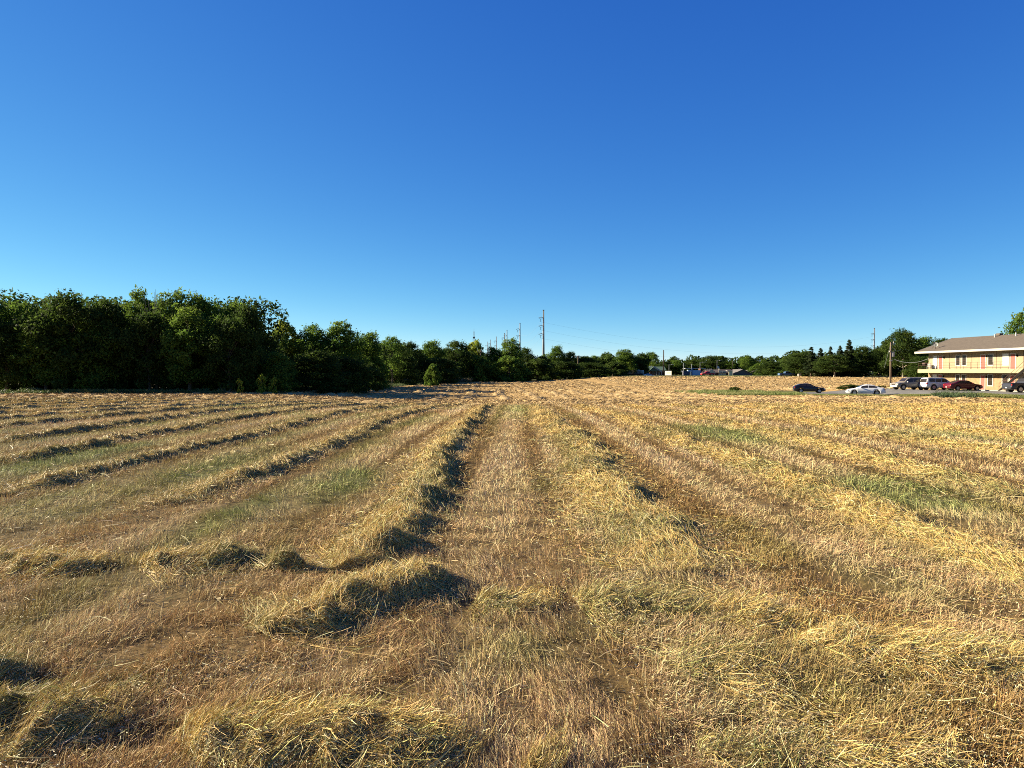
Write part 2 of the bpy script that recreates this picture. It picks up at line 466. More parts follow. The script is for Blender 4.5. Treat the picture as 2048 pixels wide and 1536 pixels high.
        Vl.append(vf); Ql.append(qf + n0); Cl.append(cf)
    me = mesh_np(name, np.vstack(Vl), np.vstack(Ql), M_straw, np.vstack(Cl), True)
    o = new_obj(name, me)
    tag(o, label, None if kind else 'windrow' if 'windrow' in name else 'hay heap', group, kind)
    if kind: o['category'] = 'hay'
    return o

def rowpath(c, y0, y1, curve=0):
    ys = np.arange(y0, y1 + .1, 2.0 if y0 > 30 else 1.0)
    e = np.clip((ys - 32) / 20, 0, 1)
    return [(c + .10 * math.sin(yy * .35 + c) + curve * ee * ee + .012 * (yy - 10) * (-.6), yy) for yy, ee in zip(ys, e)]

G_ROW = 'windrows of cut hay running away across the field'
G_HEAP = 'loose hay heaps in the foreground'
rows = [  # centre, start, end, width, height, strands, flecks, label
    (-1.42, 6.5, 44, .36, .19, 76000, 9000, 'golden windrow left of the picture centre with its right flank in dark shade'),
    (1.42, 5.9, 43, .54, .145, 74000, 7000, 'broad spread golden hay windrow just right of the picture centre'),
    (-4.25, 9.2, 50, .36, .145, 30000, 800, 'second windrow left of the centre, with a dark hollow at its near end'),
    (4.15, 5.0, 46, .44, .14, 42000, 2500, 'long flat yellow windrow running out of the photo at the lower right edge'),
    (-7.0, 9.8, 52, .34, .145, 21000, 0, 'dark shaded windrow third from the centre on the left, behind the green strip'),
    (6.95, 9.8, 46, .44, .13, 18000, 0, 'pale greenish low windrow bordering the green grass patch on the right'),
    (-9.8, 13.4, 54, .34, .15, 17000, 0, 'dark left windrow ending in pale silvery straw at the left photo edge'),
    (9.8, 13.4, 46, .42, .15, 14000, 0, 'third windrow right of the centre, past the green grass patch'),
    (-12.6, 17.5, 56, .36, .155, 11000, 0, 'narrow shaded windrow on the left, fifth from the centre'),
    (12.6, 17, 48, .42, .17, 10000, 0, 'orange yellow windrow on the right, fifth from the centre'),
    (-15.4, 21, 58, .36, .155, 9000, 0, 'windrow on the left, sixth from the centre'),
    (15.4, 21, 50, .42, .17, 8000, 0, 'lumpy windrow on the right, sixth from the centre'),
]
for k, (c, y0, y1, w, h, n, nf, lab) in enumerate(rows):
    make_hay('hay_windrow', [(-1.3, 6.0)] * (k == 0) + rowpath(c, y0, y1, .33 * min(9, -c) if c < 0 else 0), w, h, 100 + 7 * k, lab, G_ROW, n, ragged=.3, gold=1.0 if c > -3 else .75, nfleck=nf, off=.07 if abs(c) > 2 else .1)
for k in range(7, 20):
    for sgn in (-1, 1):
        c = sgn * (1.4 + 2.8 * (k - 1)); y0 = abs(c) / .78
        y1 = 60 if sgn < 0 else 56
        if y0 > y1 - 6: continue
        make_hay('hay_windrow', rowpath(c, y0, y1, 3 if c < 0 else 0), .36, .15, 300 + 11 * k + sgn, 'one of the crowded thin rows beyond the sixth windrow on the %s' % ('left' if sgn < 0 else 'right'),
                 G_ROW + (' on the far left' if sgn < 0 else ' on the far right'), 4500, lod=1.3)

heaps = [  # path, width, height, seed, strands, flecks, label
    ([(-1.75, 4.75), (-1.35, 5.15), (-1.05, 5.7), (-.70, 6.45)], .42, .34, 31000, 9000, 'tallest hay heap, with a black shaded hollow, ending the windrow left of centre'),
    ([(-2.05, 6.2), (-1.85, 6.65)], .26, .26, 9000, 2500, 'small round tuft of hay left of the tall shadowed heap'),
    ([(-1.65, 3.50), (-1.2, 3.50), (-.75, 3.40), (-.30, 3.32), (.0, 3.22)], .36, .21, 42000, 14000, 'wide arched yellow hay heap at the bottom photo edge left of the middle'),
    ([(-2.75, 3.62), (-2.2, 3.60), (-1.75, 3.42)], .36, .27, 33000, 9000, 'domed hay heap near the lower left corner'),
    ([(-3.6, 4.0), (-2.95, 4.08), (-2.55, 4.25)], .28, .22, 14000, 3000, 'dark sided hay heap touching the left photo edge near the bottom'),
    ([(-4.9, 6.6), (-4.1, 6.55), (-3.4, 6.5)], .34, .24, 14000, 2200, 'brownish hay heap at the left edge, halfway down the field'),
    ([(-3.35, 6.45), (-2.7, 6.75), (-2.2, 6.9)], .33, .24, 14000, 2500, 'flattened hay heap with a long dark hollow, left of the small round tuft'),
    ([(-.35, 5.6), (.1, 5.5), (.4, 5.25)], .36, .08, 9000, 2500, 'small golden swirl of hay right of the tall shadowed heap'),
    ([(.35, 5.5), (.9, 5.55), (1.5, 5.25), (2.1, 4.85)], .42, .16, 30000, 8000, 'long curved yellow swath of hay crossing the right foreground'),
    ([(1.6, 4.6), (2.2, 4.6), (2.75, 4.35), (3.3, 4.1)], .42, .17, 26000, 6000, 'greyish hay swath with dark hollows near the lower right edge'),
    ([(-.05, 3.22), (.35, 3.1)], .3, .15, 9000, 2500, 'low tangle of straw at the bottom edge below the picture centre'),
    ([(.7, 3.3), (1.4, 3.2), (2.1, 3.4)], .35, .06, 9000, 2000, 'thin flat spread of straw at the bottom right of the centre'),
    ([(.8, 4.1), (1.3, 4.4), (1.9, 4.5)], .5, .06, 12000, 1500, 'thin spread of pale greenish straw below the curved yellow swath'),
]
for k, (p, w, h, n, nf, lab) in enumerate(heaps):
    make_hay('hay_heap', p, w * 1.05, h * .66, 700 + 13 * k, lab, G_HEAP, n, ragged=.35, off=.03, clump=.6, nfleck=nf, lod=.6)

def far_hay():
    """the rows beyond the headland, far too many to count"""
    V = []; Q = []; C = []; n0 = 0
    def ridge(pts, w, h, seed):
        nonlocal n0
        pts = np.array(pts); n = len(pts)
        d = np.gradient(pts, axis=0); d /= np.linalg.norm(d, axis=1, keepdims=True); nr = np.stack([d[:, 1], -d[:, 0]], 1)
        cum = np.concatenate([[0], np.cumsum(np.linalg.norm(np.diff(pts, axis=0), axis=1))])
        a = np.clip((fbm(cum / 1.6, cum * 0 + seed * .37, seed, 3) - .5) * 2.0 + .75, .3, 1.3) * S(0, 3, cum) * S(0, 3, cum[-1] - cum)
        wob = (fbm(cum / 5, cum * 0 + seed, seed + 3, 3) - .5) * 1.4
        c = pts + nr * wob[:, None]
        t = np.array([-1, -.55, -.1, .3, .7, 1.]); pr = np.array([0, .6, 1, .95, .5, 0])
        X = c[:, None, 0] + nr[:, None, 0] * t * w; Y = c[:, None, 1] + nr[:, None, 1] * t * w
        lump = vn(X * 1.7 + seed, Y * 1.7, seed + 9)
        Z = terr(X, Y) + pr * (h * (1 - .55 * S(105, 160, Y)) * a[:, None] * (.15 + 1.3 * lump ** 1.5) + .10 * (vn(X * 4, Y * 4, seed + 2) - .5)) - .03
        V.append(np.stack([X, Y, Z], -1).reshape(-1, 3))
        i = np.arange(n - 1)[:, None] * 6; j = np.arange(5)[None, :]
        Q.append(np.stack([i + j, i + j + 1, i + 6 + j + 1, i + 6 + j], -1).reshape(-1, 4) + n0)
        cc = (C_GOLD * .2 + C_TAN * .8) * (.70 + .40 * vn(X.ravel() * 2, Y.ravel() * 2, seed + 11))[:, None]
        C.append(cc); n0 += n * 6
    # headland: rows laid across
    for q, yy in enumerate(np.arange(52, 84, 3.0)):
        xs = np.arange(-64, 34 if yy > 62 else 46, .45)
        ridge([(xx, yy + 1.2 * math.sin(xx * .05 + q) + .02 * xx) for xx in xs], .7, .17, 900 + q)
    for q, c in enumerate(np.arange(-34, 150, 4.0)):
        y0 = 80; y1 = 258 if c > 0 else 262
        pts = []
        for yy in np.arange(y0, y1, 1.3):
            xx = c + (6 if c < 25 else 0) * (110 - yy) / 160.
            if xx < left_limit(yy) + 1.5: continue
            if xx > 26 and -6.5 < yy - verge_y(xx) < 24: continue
            pts.append((float(xx), float(yy)))
        # split where the car park interrupts the row
        run = []
        for p in pts:
            if run and p[1] - run[-1][1] > 3:
                if len(run) > 4: ridge(run, .9, .34, 950 + q)
                run = []
            run.append(p)
        if len(run) > 4: ridge(run, .9, .34, 990 + q)
    for q, yy in enumerate(np.arange(52, 88, 3.2)):
        xs = np.arange(34 if yy > 60 else 44, 80, .5)
        xs = xs[(yy - verge_y(xs)) < -7]
        if len(xs) > 6: ridge([(xx, yy + .4 * math.sin(xx * .3)) for xx in xs], .7, .2, 1050 + q)
    # loose tufts all over the far half, thicker on the rows
    VV = np.vstack(V); n = 200000
    k = rng.integers(0, len(VV), n * 3); b = VV[k]; pk = rng.random(n * 3) < np.clip((75. / b[:, 1]) ** 1.3, 0, 1); b = b[pk][:n]; n = len(b)
    b = b + rng.normal(0, .55, (n, 3)) * np.array([1, 1, 0]); b[:, 2] = np.maximum(b[:, 2], terr(b[:, 0], b[:, 1])) + .02
    ok = (b[:, 0] > left_limit(b[:, 1])) & ~((b[:, 0] > 26) & (b[:, 1] - verge_y(b[:, 0]) > -5.5) & (b[:, 1] - verge_y(b[:, 0]) < 23))
    b = b[ok]; n = len(b); aa = rng.random(n) * 6.28; LL = (.12 + .22 * rng.random(n)) * (b[:, 1] / 70.) ** .5
    d = np.stack([np.cos(aa), np.sin(aa), .25 + .55 * rng.random(n)], 1) * LL[:, None]
    P = np.stack([b - d * .5 * [1, 1, .2], b + d * .15, b + d * .5 * [1, 1, .7]], 1)
    tc = (C_GOLD * .2 + C_TAN * .8) * np.exp(rng.normal(-.22, .18, (n, 1)))
    vs, qs, cs = ribbons(P, .02 + b[:, 1] * .00045, np.clip(tc, .02, .8), .4)
    V.append(vs); Q.append(qs + n0); C.append(cs)
    me = mesh_np('far_windrows', np.vstack(V), np.vstack(Q), M_straw_far, np.vstack(C), True)
    tag(new_obj('far_windrows', me), 'countless small tan windrows over the far half of the field', 'hay', kind='stuff')
M_straw_far = mat('far_straw', attr=True, rough=.85, noise=(1.5, .35), bump=1.0, bscale=2.2, spec=.05)
far_hay()

# ------------------------------------------------------------------ trees
def tube(pts, rad, n=7):
    """tapered tube through pts -> verts, quads"""
    pts = np.array(pts, float); k = len(pts); V = []
    for i in range(k):
        d = pts[min(i + 1, k - 1)] - pts[max(i - 1, 0)]; d = d / (np.linalg.norm(d) + 1e-9)
        a = np.cross(d, [0.31, .87, .2]); a /= np.linalg.norm(a); b = np.cross(d, a)
        th = np.arange(n) / n * 2 * math.pi
        V.append(pts[i] + rad[i] * (np.cos(th)[:, None] * a + np.sin(th)[:, None] * b))
    V = np.vstack(V); Q = []
    for i in range(k - 1):
        for j in range(n): Q.append((i * n + j, i * n + (j + 1) % n, (i + 1) * n + (j + 1) % n, (i + 1) * n + j))
    return V, np.array(Q)

def join(parts):
    V = []; Q = []; n = 0
    for v, q in parts:
        V.append(v); Q.append(np.array(q) + n); n += len(v)
    return np.vstack(V), np.vstack(Q)

def leaf_cards(P, Nrm, size, col, r):
    """a bent leaf-spray at every point: 2 triangles folded along the middle"""
    n = len(P)
    rnd = r.normal(size=(n, 3)); Nv = Nrm * .9 + rnd * .75; Nv /= np.linalg.norm(Nv, axis=1, keepdims=True)
    A = np.cross(Nv, r.normal(size=(n, 3))); A /= np.linalg.norm(A, axis=1, keepdims=True) + 1e-9
    B = np.cross(Nv, A); s = size[:, None]
    asp = (.55 + .5 * r.random(n))[:, None]
    V = np.stack([P - A * s, P - B * s * asp * .6 + Nv * s * .18, P + A * s * 1.05 - Nv * s * .1, P + B * s * asp * .6 + Nv * s * .12], 1).reshape(-1, 3)
    Q = np.arange(n * 4).reshape(n, 4)
    return V, Q, np.repeat(col, 4, axis=0)

def crown_mesh(name, h, w, base, nl, nlobe, leaf, seed, color, shape='round', gap=.0, flat=1.0):
    r = np.random.default_rng(seed)
    L = []
    tries = 0; nlobe = int(nlobe * 2.6)
    while len(L) < nlobe and tries < 9000:
        tries += 1
        zt = r.random() ** (.8)
        if shape == 'round': env = math.sqrt(max(0, 1 - (2 * zt - .9) ** 2 / 1.25)) if zt > .42 else .82 + .2 * zt
        elif shape == 'wide': env = (1 - zt ** 3.2) ** .6
        elif shape == 'tall': env = math.sin(math.pi * min(1, .18 + zt * .80)) ** .6
        else: env = (1 - zt) * .95 + .06
        th = r.random() * 2 * math.pi; rr = env * math.sqrt(r.random()) * (.95 if shape != 'cone' else 1)
        wob = .78 + .40 * float(vn(np.array([th * 1.3 + 5]), np.array([zt * 3.]), seed))
        c = np.array([math.cos(th) * rr * w / 2 * wob, math.sin(th) * rr * w / 2 * wob, base + zt * (h - base)])
        rad = (.055 + .095 * r.random() ** 1.3) * min(w, h) * (.85 if shape == 'cone' else 1)
        if shape == 'cone': rad *= (1.25 - .9 * zt)
        if all(np.linalg.norm(c - q[0]) > .46 * (rad + q[1]) for q in L): L.append((c, rad))
    mz = max(c[2] + rr * flat * .8 for c, rr in L)
    L = [(np.array([c[0], c[1], base + (c[2] - base) * (h - base) / (mz - base)]), rr) for c, rr in L]
    tot = sum(q[1] ** 2 for q in L); P = []; Nn = []; Cc = []
    for c, rad in L:
        k = int(nl * rad ** 2 / tot)
        d = r.normal(size=(k, 3)); d /= np.linalg.norm(d, axis=1, keepdims=True)
        rr = rad * (.38 + .66 * r.random(k) ** .6 + .55 * (r.random(k) < .17) * r.random(k))
        bump = .60 + .80 * vn(d[:, 0] * 3 + c[0], d[:, 1] * 3 + d[:, 2] * 2.3 + c[2], seed + 3)
        p = c + d * (rr * bump)[:, None] * np.array([1.05, 1.05, flat * .85])
        if shape == 'cone': p[:, 2] -= .25 * np.linalg.norm(p[:, :2], axis=1)
        hue = r.normal(0, .12)
        col = np.array(color) * (1 + hue) * np.array([1 + .5 * hue, 1, 1 - .3 * hue])
        P.append(p); Nn.append(d); Cc.append(np.clip(col * np.exp(r.normal(0, .22, (k, 1))), .004, .5))
    P = np.vstack(P); Nn = np.vstack(Nn); Cc = np.vstack(Cc)
    ok = P[:, 2] > .05
    P, Nn, Cc = P[ok], Nn[ok], Cc[ok]
    V, Q, C = leaf_cards(P, Nn, leaf * (.6 + .8 * r.random(len(P))), Cc, r)
    return mesh_np(name, V, Q, M_leaf, C), L

def trunk_mesh(name, h, base, L, seed, rad, m, bare=False):
    r = np.random.default_rng(seed); parts = []
    top = h * .78
    pts = [(0, 0, -.4)]; x = y = 0
    for k in range(1, 7):
        x += r.normal(0, .012 * h); y += r.normal(0, .012 * h); pts.append((x, y, top * k / 6))
    rads = [rad * 1.25] + [rad * (1 - .15 * k) for k in range(1, 7)]
    parts.append(tube(pts, rads, 8))
    tgt = sorted(L, key=lambda q: r.random())[:16]
    for c, rr in tgt:
        zk = min(.9, max(.25, (c[2] / top) * .62)); i = int(zk * 6); s0 = np.array(pts[i]) + (np.array(pts[min(6, i + 1)]) - np.array(pts[i])) * (zk * 6 - i)
        mid = (s0 + c) / 2 + np.array([0, 0, .05 * h]) + r.normal(0, .02 * h, 3)
        parts.append(tube([s0, mid, c], [rad * .38, rad * .22, rad * .07], 5))
    V, Q = join(parts)
    return mesh_np(name, V, Q, m, smooth=True)

G1 = (.105, .170, .026); G2 = (.050, .082, .016); G3 = (.25, .30, .035); G4 = (.045, .066, .026)
VAR = {}
def variant(key, h, w, base, nl, nlobe, leaf, seed, color, shape, rad, flat=1.0, bark=None):
    me, L = crown_mesh('crown', h, w, base, nl, nlobe, leaf, seed, color, shape, flat=flat)
    tk = trunk_mesh('trunk', h, base, L, seed + 1, rad, bark or M_bark)
    VAR[key] = (me, tk, h, w)
variant('oak', 12, 10, 1.0, 15000, 46, .20, 21, G2, 'round', .30)
variant('oak2', 12, 9, .6, 15000, 42, .20, 22, G1, 'wide', .28)
variant('elm', 13, 8.5, 2.0, 13500, 44, .19, 23, G1, 'tall', .26)
variant('pale', 11, 7, 1.5, 11000, 36, .19, 24, G3, 'tall', .20)
variant('open', 12, 9, 3.0, 9500, 30, .19, 25, G1, 'tall', .24)
variant('dark', 11, 9, .4, 15000, 44, .20, 26, G2, 'wide', .26)
variant('bush', 5, 7, .0, 9000, 34, .17, 27, G1, 'wide', .12)
variant('bush2', 4, 6, .0, 8000, 30, .17, 28, G2, 'wide', .10)
variant('cedar', 11, 6, .4, 13000, 60, .17, 29, G4, 'cone', .20, .8)
variant('cedar2', 12, 4.5, 1.2, 11000, 52, .17, 30, G4, 'cone', .18, .8)
variant('umbrella', 12, 12, 2.8, 15000, 42, .20, 31, G2, 'wide', .30, .7, M_bark_pale)
variant('shrub', 1.6, 1.4, .0, 1500, 14, .07, 32, G3, 'tall', .03)

TREES = []
def tree(px, top, Y, wpx, key, label, rot=None, name='tree', cat='tree', group='trees along the far field edges', sink=0):
    X = at(px, Y); z = terr1(X, Y) - .05 - sink
    H = EYE + (HZ - top) * Y / F - z; W = wpx * Y / F
    me, tk, h0, w0 = VAR[key]
    o = empty(name, (X, Y, z), (rot if rot is not None else random.uniform(0, 6.28)), label, cat, group)
    o.scale = (W / w0, W / w0, H / h0)
    c = bpy.data.objects.new('crown', me); COL.objects.link(c); c.parent = o
    t = bpy.data.objects.new('trunk', tk); COL.objects.link(t); t.parent = o
    TREES.append(o)
    return o

GL = 'trees of the left hand woodland edge'; GC = 'trees behind the middle of the field'; GR = 'trees behind the right of the field'
T = [
 # left woodland edge, crowns that stand against the sky
 (-30, 582, 90, 130, 'open', 'tree cut by the left photo edge, its crown tip just showing', GL),
 (42, 604, 93, 105, 'open', 'loose open tree near the left photo edge with a sky gap', GL),
 (135, 585, 90, 165, 'oak', 'big dark rounded tree second from the left with a broad dense crown', GL),
 (213, 598, 92, 110, 'dark', 'blackish tree right of the big rounded one', GL),
 (280, 577, 97, 100, 'elm', 'tall lighter tree whose leafy tip is the highest on the left', GL),
 (350, 580, 95, 125, 'elm', 'tall tree with a fanned top, right of the bare dead twigs', GL),
 (405, 589, 96, 115, 'oak2', 'rounded tree right of the fanned top', GL),
 (462, 604, 94, 100, 'oak2', 'mid green tree two before the end of the high wood', GL),
 (494, 608, 92, 84, 'dark', 'very dark tree at the right end of the high wood', GL),
 (572, 641, 124, 70, 'pale', 'bright yellow green sunlit tree beside the end of the high wood', GL),
 (628, 649, 124, 84, 'open', 'loose tree right of the bright yellow green one', GL),
 (682, 641, 124, 96, 'elm', 'spreading tree with the highest tip between the high wood and the gap', GL),
 (735, 664, 130, 84, 'oak2', 'sloping tree right of the spreading tree with the high tip', GL),
 (782, 673, 168, 72, 'open', 'thin airy tree above the brown weed strip, leftmost there', GL),
 (822, 683, 200, 66, 'oak', 'dark low tree above the brown weed strip', GL),
 (862, 681, 215, 70, 'oak2', 'dark tree with one paler branch above the small roadside shrub', GL),
 (910, 681, 235, 76, 'oak', 'rounded dark tree left of the pale one under the thin mast', GL),
 # lower, nearer masses of the left woodland
 (14, 642, 89, 120, 'oak', 'dark leafy tree filling the lower left corner of the wood', GL),
 (92, 634, 89, 120, 'elm', 'sun flecked bush low in front of the big rounded tree', GL),
 (186, 640, 90, 120, 'oak2', 'black shaded tree low under the blackish tree', GL),
 (300, 622, 91, 120, 'oak', 'shaded tree low under the tall lighter tree', GL),
 (378, 612, 90, 120, 'elm', 'shaded tree low under the fanned top tree', GL),
 (462, 634, 89, 110, 'oak', 'shaded tree low under the end of the high wood', GL),
 (556, 705, 92, 90, 'oak2', 'dark tree filling the notch below the bright yellow green tree', GL),
 (632, 700, 98, 120, 'dark', 'dark bushy tree in the middle of the low shaded wood', GL),
 (690, 712, 103, 110, 'dark', 'dark bushy tree near the right end of the low shaded wood', GL),
 (738, 728, 112, 60, 'bush2', 'last dark bush of the low shaded wood beside the weed strip', GL),
 (800, 705, 180, 90, 'dark', 'shadowy tree low behind the left of the brown weed strip', GL),
 (880, 715, 200, 90, 'dark', 'shadowy tree low behind the right of the brown weed strip', GL),
 # middle
 (951, 679, 262, 44, 'pale', 'pale sunlit tree under the thin mast', GC),
 (988, 694, 262, 50, 'oak2', 'tree right of the pale sunlit one under the row of small pylons', GC),
 (1022, 676, 260, 56, 'elm', 'taller tree left of the big steel pole', GC),
 (1052, 695, 270, 46, 'oak', 'drooping tree between the taller tree and the big steel pole', GC),
 (1085, 712, 270, 50, 'dark', 'tree hiding the foot of the big steel pole', GC),
 (1113, 691, 278, 44, 'oak2', 'rounded tree just right of the big steel pole', GC),
 (1142, 703, 280, 44, 'oak', 'tree left of the crossarm pole on the right of the steel pole', GC),
 (1172, 712, 280, 48, 'dark', 'low tree behind the crossarm pole right of the steel pole', GC),
 (1192, 711, 330, 40, 'oak2', 'tree with a bump right of the crossarm pole', GC),
 (1212, 706, 335, 36, 'oak', 'dark bumpy tree left of the tall tree by the houses', GC),
 (1250, 698, 320, 54, 'elm', 'tall green tree left of the green roofed house', GC),
 (1276, 712, 330, 40, 'oak', 'dark tree behind the white trailers', GC),
 (958, 712, 236, 84, 'bush', 'big round bush at the bend of the field edge', GC),
 (1018, 712, 238, 90, 'bush', 'big bush right of the one at the bend of the field edge', GC),
 (1075, 718, 246, 80, 'bush2', 'dark wide bush below the big steel pole', GC),
 (1130, 722, 255, 80, 'dark', 'dark hedge tree right of the steel pole foot', GC),
 (1180, 725, 268, 76, 'dark', 'dark hedge tree at the right end of the hedge', GC),
 (1226, 724, 290, 60, 'bush2', 'dark bush left of the white trailers', GC),
 # town
 (1302, 704, 370, 46, 'open', 'tree with an uneven open crown behind the green roofed house', GR),
 (1326, 722, 380, 40, 'oak', 'low dark tree behind the wooden pole', GR),
 (1352, 720, 380, 42, 'oak2', 'tree behind the small white sign board', GR),
 (1386, 719, 385, 46, 'oak', 'tree behind the blue shed', GR),
 (1424, 711, 380, 62, 'oak', 'broad rounded tree behind the long brown roofed house', GR),
 (1458, 722, 390, 34, 'oak2', 'pointed tree right of the broad rounded one', GR),
 (1494, 711, 375, 42, 'open', 'isolated dark tree with sky holes right of the broad rounded one', GR),
 (1520, 726, 350, 50, 'bush', 'bushy tree over the end of the grey barn', GR),
 (1544, 722, 320, 60, 'dark', 'dark bush right of the grey barn', GR),
 (1568, 718, 330, 50, 'oak2', 'green tree between the barn bush and the cedars', GR),
 (1596, 706, 262, 70, 'oak', 'rounded dark tree left of the cedars', GR),
 (1622, 694, 250, 40, 'cedar2', 'leftmost pointed cedar on the right', GR),
 (1641, 696, 252, 46, 'cedar', 'cedar second from the left, above the red tractor', GR),
 (1661, 693, 255, 34, 'cedar2', 'third narrow cedar tip from the left', GR),
 (1680, 691, 250, 46, 'cedar', 'cedar just left of the tallest one', GR),
 (1698, 679, 252, 50, 'cedar', 'tallest pointed cedar, standing above its neighbours', GR),
 (1668, 708, 244, 80, 'umbrella', 'brownish spreading cedar below the tips', GR),
 (1728, 692, 255, 60, 'oak', 'dark tree right of the tallest cedar', GR),
 (1758, 693, 262, 50, 'dark', 'dark tree below the far right pylon', GR),
 (1772, 684, 262, 44, 'oak', 'tree behind the top of the transformer pole', GR),
 (1806, 657, 235, 84, 'umbrella', 'large spreading tree right of the transformer pole with a pale forked trunk', GR),
 (1846, 674, 240, 70, 'oak2', 'tree over the left end of the apartment roof', GR),
 (1885, 676, 245, 60, 'dark', 'tree half hidden behind the apartment roof', GR),
 (2062, 612, 140, 110, 'open', 'airy tree rising behind the apartment roof at the right photo edge', GR),
 (1712, 716, 250, 50, 'dark', 'low dark tree behind the white post', GR),
 (1856, 712, 205, 80, 'dark', 'shaded tree beside the left wall of the apartments', GR),
 (1620, 726, 262, 60, 'bush2', 'low bush behind the red tractor', GR),
]
for p in T:
    tree(p[0], p[1], p[2], p[3], p[4], p[5], group=p[6])
GS = 'small shrubs on the field edge'
for px, top, Y, w, key, lab in [
    (866, 728, 172, 36, 'bush', 'lone light green shrub standing in the weed strip'),
    (478, 757, 82, 16, 'shrub', 'small sunlit sapling in front of the dark wood, left of three'),
    (522, 748, 84, 22, 'shrub', 'small sunlit sapling in front of the dark wood, middle of three'),
    (548, 754, 84, 18, 'shrub', 'small sunlit sapling in front of the dark wood, right of three'),
    (1700, 769, 122, 44, 'bush2', 'low weedy bush between the black car and the white car'),
    (1766, 771, 124, 24, 'bush2', 'low weedy bush at the foot of the transformer pole'),
    (1470, 774, 125, 26, 'bush2', 'dark low bush in the grass left of the black car')]:
    tree(px, top, Y, w, key, lab, name='shrub', cat='shrub', group=GS)

def bare_twigs():
    parts = []; r = np.random.default_rng(4)
    for k in range(9):
        a = r.uniform(-.35, .35); b = r.uniform(-.3, .3)
        p = [(0, 0, 0), (a * 2, b * 2, 5), (a * 5, b * 5, 9 + r.random() * 1.5)]
        parts.append(tube(p, [.08, .05, .012], 5))
        for q in range(4):
            f = .55 + .1 * q; s = np.array(p[1]) * (1 - (f - .5) * 2) + np.array(p[2]) * ((f - .5) * 2)
            parts.append(tube([s, s + np.array([r.uniform(-.6, .6), r.uniform(-.5, .5), .8])], [.03, .01], 4))
    V, Q = join(parts)
    X = at(313, 93)
    o = empty('dead_tree', (X, 93, terr1(X, 93)), 0, 'bare dead treetop of thin grey twigs between two tall left trees', 'tree')
    o.scale = (1, 1, (EYE + (HZ - 576) * 93 / F - terr1(X, 93)) / 10.6)
    new_obj('branches', mesh_np('branches', V, Q, M_bark_pale), o)
bare_twigs()

def woodland():
    """closed wood behind the single trees, one mass"""
    r = np.random.default_rng(77); P = []; Nn = []; Cc = []
    def belt(px0, px1, Y0, Y1, h, n, dens):
        for k in range(n):
            f = r.random(); px = px0 + (px1 - px0) * f; Y = Y0 + (Y1 - Y0) * f + r.random() * 14
            X = at(px, Y); z = terr1(X, Y); rad = h * (.22 + .16 * r.random()); cz = z + h * r.random() ** .8 * .85
            m = int(dens * rad ** 2)
            d = r.normal(size=(m, 3)); d /= np.linalg.norm(d, axis=1, keepdims=True)
            P.append(np.array([X, Y, cz]) + d * rad * (.7 + .4 * r.random((m, 1)))); Nn.append(d)
            Cc.append(np.array(G2) * np.exp(r.normal(0, .2, (m, 1))) * np.exp(r.normal(0, .12)))
    belt(-120, 530, 96, 102, 11.2, 170, 70)
    belt(530, 760, 118, 150, 8.0, 80, 60)
    belt(745, 960, 190, 262, 9.5, 100, 40)
    belt(930, 1290, 285, 330, 8.5, 130, 30)
    belt(1260, 1620, 400, 380, 9.0, 120, 22)
    belt(1570, 1930, 275, 262, 8.5, 150, 30)
    P = np.vstack(P); Nn = np.vstack(Nn); Cc = np.vstack(Cc)
    sz = (.16 + .0011 * P[:, 1]) * (.7 + .7 * r.random(len(P)))
    V, Q, C = leaf_cards(P, Nn, sz, np.clip(Cc, .004, .4), r)
    tag(new_obj('woodland', mesh_np('woodland', V, Q, M_leaf, C)), 'continuous dark wood closing the gaps behind the field edge trees', 'woods', kind='stuff')
woodland()

def grass_patch(name, label, pts, L0, L1, wid, c1, c2, seed, kind='stuff', cat='grass'):
    r = np.random.default_rng(seed); n = len(pts); x, y = pts[:, 0], pts[:, 1]
    L = L0 + (L1 - L0) * r.random(n) ** 1.6 * (.4 + 1.2 * vn(x / 1.6, y / 1.6, seed))
    a = r.random(n) * 6.28; tl = np.abs(r.normal(.25, .25, n))
    D = np.stack([np.sin(tl) * np.cos(a), np.sin(tl) * np.sin(a), np.cos(tl)], 1) * L[:, None]
    P0 = np.stack([x, y, terr(x, y) - .03], 1)
    bend = np.stack([np.cos(a), np.sin(a), -.5 * np.ones(n)], 1) * (L * .25)[:, None]
    P = np.stack([P0, P0 + D * .6, P0 + D + bend], 1)
    t = vn(x / 3, y / 3, seed + 2)[:, None]
    c = np.array(c1) * t + np.array(c2) * (1 - t)
    c = np.clip(c * np.exp(r.normal(0, .25, (n, 1))), .01, .7)
    V, Q, C = ribbons(P, np.full(n, wid) * (.6 + .8 * r.random(n)), c, .25, r)
    return tag(new_obj(name, mesh_np(name, V, Q, M_grass, C)), label, cat, kind=kind)

